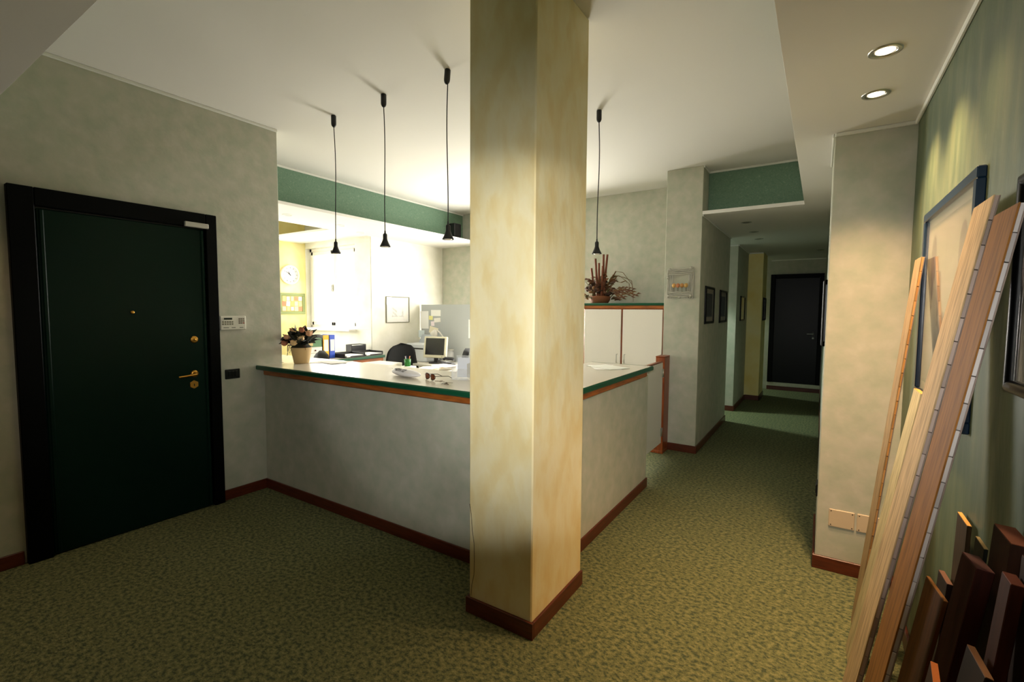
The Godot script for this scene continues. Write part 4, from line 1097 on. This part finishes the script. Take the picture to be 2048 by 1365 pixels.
	part("sheet", box(Vector3(0.21, 0.002, 0.297), 0.0005), flat(Color(0.88, 0.88, 0.82), 0.8), pb, Vector3(0.02, 0.0032, -0.02), Vector3(0, 62, 0))
	# pouch with lettering, sunglasses, remote, keys, card holder
	var p := thing("white_pouch", "white folded pouch with dark lettering lying on the counter", "pouch", Vector3(-2.375, y, -2.315))
	p.rotation_degrees.y = -14
	part("body", egg(0.05, 0.34, 20, Vector3(0.5, 1.0, 1.1)), flat(Color(0.93, 0.92, 0.93), 0.6), p, Vector3(0.17, 0.025, 0), Vector3(0, 0, 90))
	var tm := TextMesh.new()
	tm.text = "DHTZ"
	tm.font_size = 16
	tm.pixel_size = 0.0028
	tm.depth = 0.0006
	var font := SystemFont.new()
	font.font_names = PackedStringArray(["Droid Sans"])
	font.font_weight = 700
	tm.font = font
	part("lettering", tm, flat(Color(0.10, 0.10, 0.08), 0.7), p, Vector3(-0.01, 0.0455, 0.034), Vector3(-68, 0, 0))
	var kf := thing("key_fob", "small black oval key fob at the left end of the white pouch", "fob", Vector3(-2.465, y + 0.037, -2.33))
	kf.rotation_degrees.y = -10
	part("fob", egg(0.04, 0.014, 20, Vector3(1, 1, 0.5)), flat(Color(0.03, 0.03, 0.03), 0.3), kf)
	part("key_blade", box(Vector3(0.04, 0.002, 0.008), 0.0006), M.steel, kf, Vector3(-0.055, 0.005, 0))
	var s := thing("sunglasses", "brown tinted sunglasses on the counter, temples pointing right", "sunglasses", Vector3(-2.13, y, -2.29))
	s.rotation_degrees.y = 74
	var lens := flat(Color(0.42, 0.20, 0.06), 0.15)
	var rimm := flat(Color(0.06, 0.05, 0.045), 0.3)
	for e in [-1.0, 1.0]:
		var rim := []
		for k in 15:
			var a := TAU * k / 14
			rim.append(Vector3(0.004 * cos(a * 2), 0.024 + 0.021 * sin(a), e * 0.033 + 0.027 * cos(a)))
		var rm := part("rim", tube(rim, 0.0022, -1.0, 6), rimm, s)
		part("lens", egg(0.027, 0.004, 18, Vector3(0.78, 1, 1)), lens, rm, Vector3(0.002, 0.024, e * 0.033), Vector3(0, 0, 90))
		part("temple", tube([Vector3(0.0, 0.03, e * 0.062), Vector3(0.02, 0.03, e * 0.066), Vector3(0.10, 0.024, e * 0.066), Vector3(0.135, 0.006, e * 0.06)], 0.002, 0.0024, 6), flat(Color(0.25, 0.24, 0.22), 0.3, 0.6), s)
	part("bridge", tube([Vector3(0.0, 0.03, -0.007), Vector3(-0.004, 0.033, 0), Vector3(0.0, 0.03, 0.007)], 0.0022, -1.0, 6), rimm, s)
	var ks := thing("key_bunch", "small bunch of brass keys right of the sunglasses", "keys", Vector3(-1.95, y, -2.225))
	var ring := []
	for k in 17:
		ring.append(Vector3(0.014 * cos(TAU * k / 16), 0.003, 0.014 * sin(TAU * k / 16)))
	part("ring", tube(ring, 0.0012, -1.0, 6), M.steel, ks)
	for k in 4:
		var a: float = [-0.4, 0.2, 2.6, 3.6][k]
		var kk := part("key", prism([Vector2(0.01, -0.003), Vector2(0.014, -0.010), Vector2(0.026, -0.011), Vector2(0.032, -0.003), Vector2(0.058, -0.003), Vector2(0.062, 0), Vector2(0.058, 0.004), Vector2(0.032, 0.004), Vector2(0.026, 0.011), Vector2(0.014, 0.010), Vector2(0.01, 0.003)], 0.002, 0.0004), flat(Color(0.36, 0.29, 0.18), 0.35, 0.4), ks, Vector3(0, 0.004 + 0.004 * k, 0), Vector3(-90 + [14, -12, 18, -10][k], rad_to_deg(a), 0))
		kk.name = "key"
	var h := thing("card_holder", "clear acrylic leaflet holder beside the yellow pillar on the counter", "holder", Vector3(-1.985, y, -2.44))
	h.rotation_degrees.y = 20
	part("holder", blocks([[Vector3(-0.055, 0, -0.05), Vector3(0.055, 0.003, 0.05)], [Vector3(-0.055, 0, 0.045), Vector3(0.055, 0.075, 0.048)], [Vector3(-0.055, 0, -0.05), Vector3(-0.052, 0.11, 0.048)], [Vector3(0.052, 0, -0.05), Vector3(0.055, 0.11, 0.048)], [Vector3(-0.055, 0, -0.05), Vector3(0.055, 0.155, -0.047)]], 0.001), M.acrylic, h)
	part("cards", box(Vector3(0.09, 0.13, 0.012), 0.001), flat(Color(0.82, 0.84, 0.88), 0.7), h, Vector3(0.006, 0.075, -0.03), Vector3(-8, 0, 0))


# ---------------------------------------------------------------- boards leaning on the right wall
func board(called: String, label: String, category: String, tint: Color, xt: float, yt: float, z0: float, z1: float, xb: float, thick: float, core := 0, slope := 0.0, group := "", edge := Color(0, 0, 0)) -> void:
	var run := Vector2(xt - xb, yt)
	var l := run.length()
	var ang := -atan2(run.x, run.y)
	var wide := absf(z1 - z0)
	var o := thing(called, label, category, Vector3(xb, thick * sin(-ang) + 0.001, (z0 + z1) / 2), group)
	o.rotation.z = ang
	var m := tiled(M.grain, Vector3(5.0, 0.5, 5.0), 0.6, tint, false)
	m.metallic_specular = 0.3
	m.uv1_offset = Vector3(z0, xt, yt)
	var a := tint.darkened(0.35) if edge == Color(0, 0, 0) else edge
	if core == 0:
		# sawn plank, its top edge cut level or at a slant
		var h0 := l + slope / 2
		var h1 := l - slope / 2
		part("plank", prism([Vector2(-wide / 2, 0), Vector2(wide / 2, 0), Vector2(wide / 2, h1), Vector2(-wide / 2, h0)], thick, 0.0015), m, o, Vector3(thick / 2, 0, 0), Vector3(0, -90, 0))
		var ends := part("top_edge", prism([Vector2(-wide / 2 + 0.001, h0 - 0.001), Vector2(wide / 2 - 0.001, h1 - 0.001), Vector2(wide / 2 - 0.001, h1 + 0.0012), Vector2(-wide / 2 + 0.001, h0 + 0.0012)], thick * 0.94), flat(a, 0.7), o, Vector3(thick / 2, 0, 0), Vector3(0, -90, 0))
		tag(ends, "paler sawn top edge")
		return
	# three-layer flooring board: face veneer, crosswise core slats, backing veneer
	part("face_veneer", box(Vector3(0.0035, l, wide), 0.0008), m, o, Vector3(0.00175, l / 2, 0))
	part("back_veneer", box(Vector3(0.003, l, wide), 0.0008), tiled(M.grain, Vector3(5, 0.5, 5), 0.7, Color(0.62, 0.55, 0.50), false), o, Vector3(thick - 0.0015, l / 2, 0))
	var tones := [flat(a, 0.8), flat(a.lightened(0.08), 0.8), flat(a.darkened(0.10), 0.8)]
	var n := int(l / 0.062)
	var step := l / n
	for k in n:
		part("core_slat", box(Vector3(thick - 0.0065, step - 0.002, wide - 0.002 * (k % 2)), 0.0008), tones[(k * 7 + core) % 3], o, Vector3(0.0035 + (thick - 0.0065) / 2, step * (k + 0.5), 0.0))


func build_boards() -> void:
	board("flooring_board", "tall slim tan flooring board beside the poster's left edge, next to the beige pillar", "board", Color(0.70, 0.58, 0.40), 0.345, 1.734, -2.78, -2.62, 0.185, 0.013, 1, 0.0, "", Color(0.78, 0.55, 0.28))
	board("flooring_board", "shorter cream board ending below the poster", "board", Color(0.80, 0.74, 0.56), 0.335, 1.185, -2.53, -2.37, 0.155, 0.018, 0, 0.0, "", Color(0.85, 0.55, 0.25))
	board("flooring_board", "tall light tan flooring board crossing the balloon poster", "board", Color(0.84, 0.72, 0.54), 0.352, 1.795, -1.858, -1.672, 0.066, 0.014, 2, 0.0, "", Color(0.70, 0.62, 0.57))
	board("flooring_board", "tall orange brown flooring board nearest the black framed picture", "board", Color(0.62, 0.41, 0.17), 0.338, 1.73, -1.59, -1.42, 0.070, 0.014, 3, 0.0, "", Color(0.76, 0.73, 0.71))
	board("panel_offcut", "wide brown panel with slanted bright top edge behind the orange board", "panel", Color(0.42, 0.25, 0.08), 0.275, 0.79, -1.68, -1.49, 0.16, 0.008, 0, -0.03, "", Color(0.72, 0.47, 0.18))
	var g := "dark plank offcuts leaning low on the right wall"
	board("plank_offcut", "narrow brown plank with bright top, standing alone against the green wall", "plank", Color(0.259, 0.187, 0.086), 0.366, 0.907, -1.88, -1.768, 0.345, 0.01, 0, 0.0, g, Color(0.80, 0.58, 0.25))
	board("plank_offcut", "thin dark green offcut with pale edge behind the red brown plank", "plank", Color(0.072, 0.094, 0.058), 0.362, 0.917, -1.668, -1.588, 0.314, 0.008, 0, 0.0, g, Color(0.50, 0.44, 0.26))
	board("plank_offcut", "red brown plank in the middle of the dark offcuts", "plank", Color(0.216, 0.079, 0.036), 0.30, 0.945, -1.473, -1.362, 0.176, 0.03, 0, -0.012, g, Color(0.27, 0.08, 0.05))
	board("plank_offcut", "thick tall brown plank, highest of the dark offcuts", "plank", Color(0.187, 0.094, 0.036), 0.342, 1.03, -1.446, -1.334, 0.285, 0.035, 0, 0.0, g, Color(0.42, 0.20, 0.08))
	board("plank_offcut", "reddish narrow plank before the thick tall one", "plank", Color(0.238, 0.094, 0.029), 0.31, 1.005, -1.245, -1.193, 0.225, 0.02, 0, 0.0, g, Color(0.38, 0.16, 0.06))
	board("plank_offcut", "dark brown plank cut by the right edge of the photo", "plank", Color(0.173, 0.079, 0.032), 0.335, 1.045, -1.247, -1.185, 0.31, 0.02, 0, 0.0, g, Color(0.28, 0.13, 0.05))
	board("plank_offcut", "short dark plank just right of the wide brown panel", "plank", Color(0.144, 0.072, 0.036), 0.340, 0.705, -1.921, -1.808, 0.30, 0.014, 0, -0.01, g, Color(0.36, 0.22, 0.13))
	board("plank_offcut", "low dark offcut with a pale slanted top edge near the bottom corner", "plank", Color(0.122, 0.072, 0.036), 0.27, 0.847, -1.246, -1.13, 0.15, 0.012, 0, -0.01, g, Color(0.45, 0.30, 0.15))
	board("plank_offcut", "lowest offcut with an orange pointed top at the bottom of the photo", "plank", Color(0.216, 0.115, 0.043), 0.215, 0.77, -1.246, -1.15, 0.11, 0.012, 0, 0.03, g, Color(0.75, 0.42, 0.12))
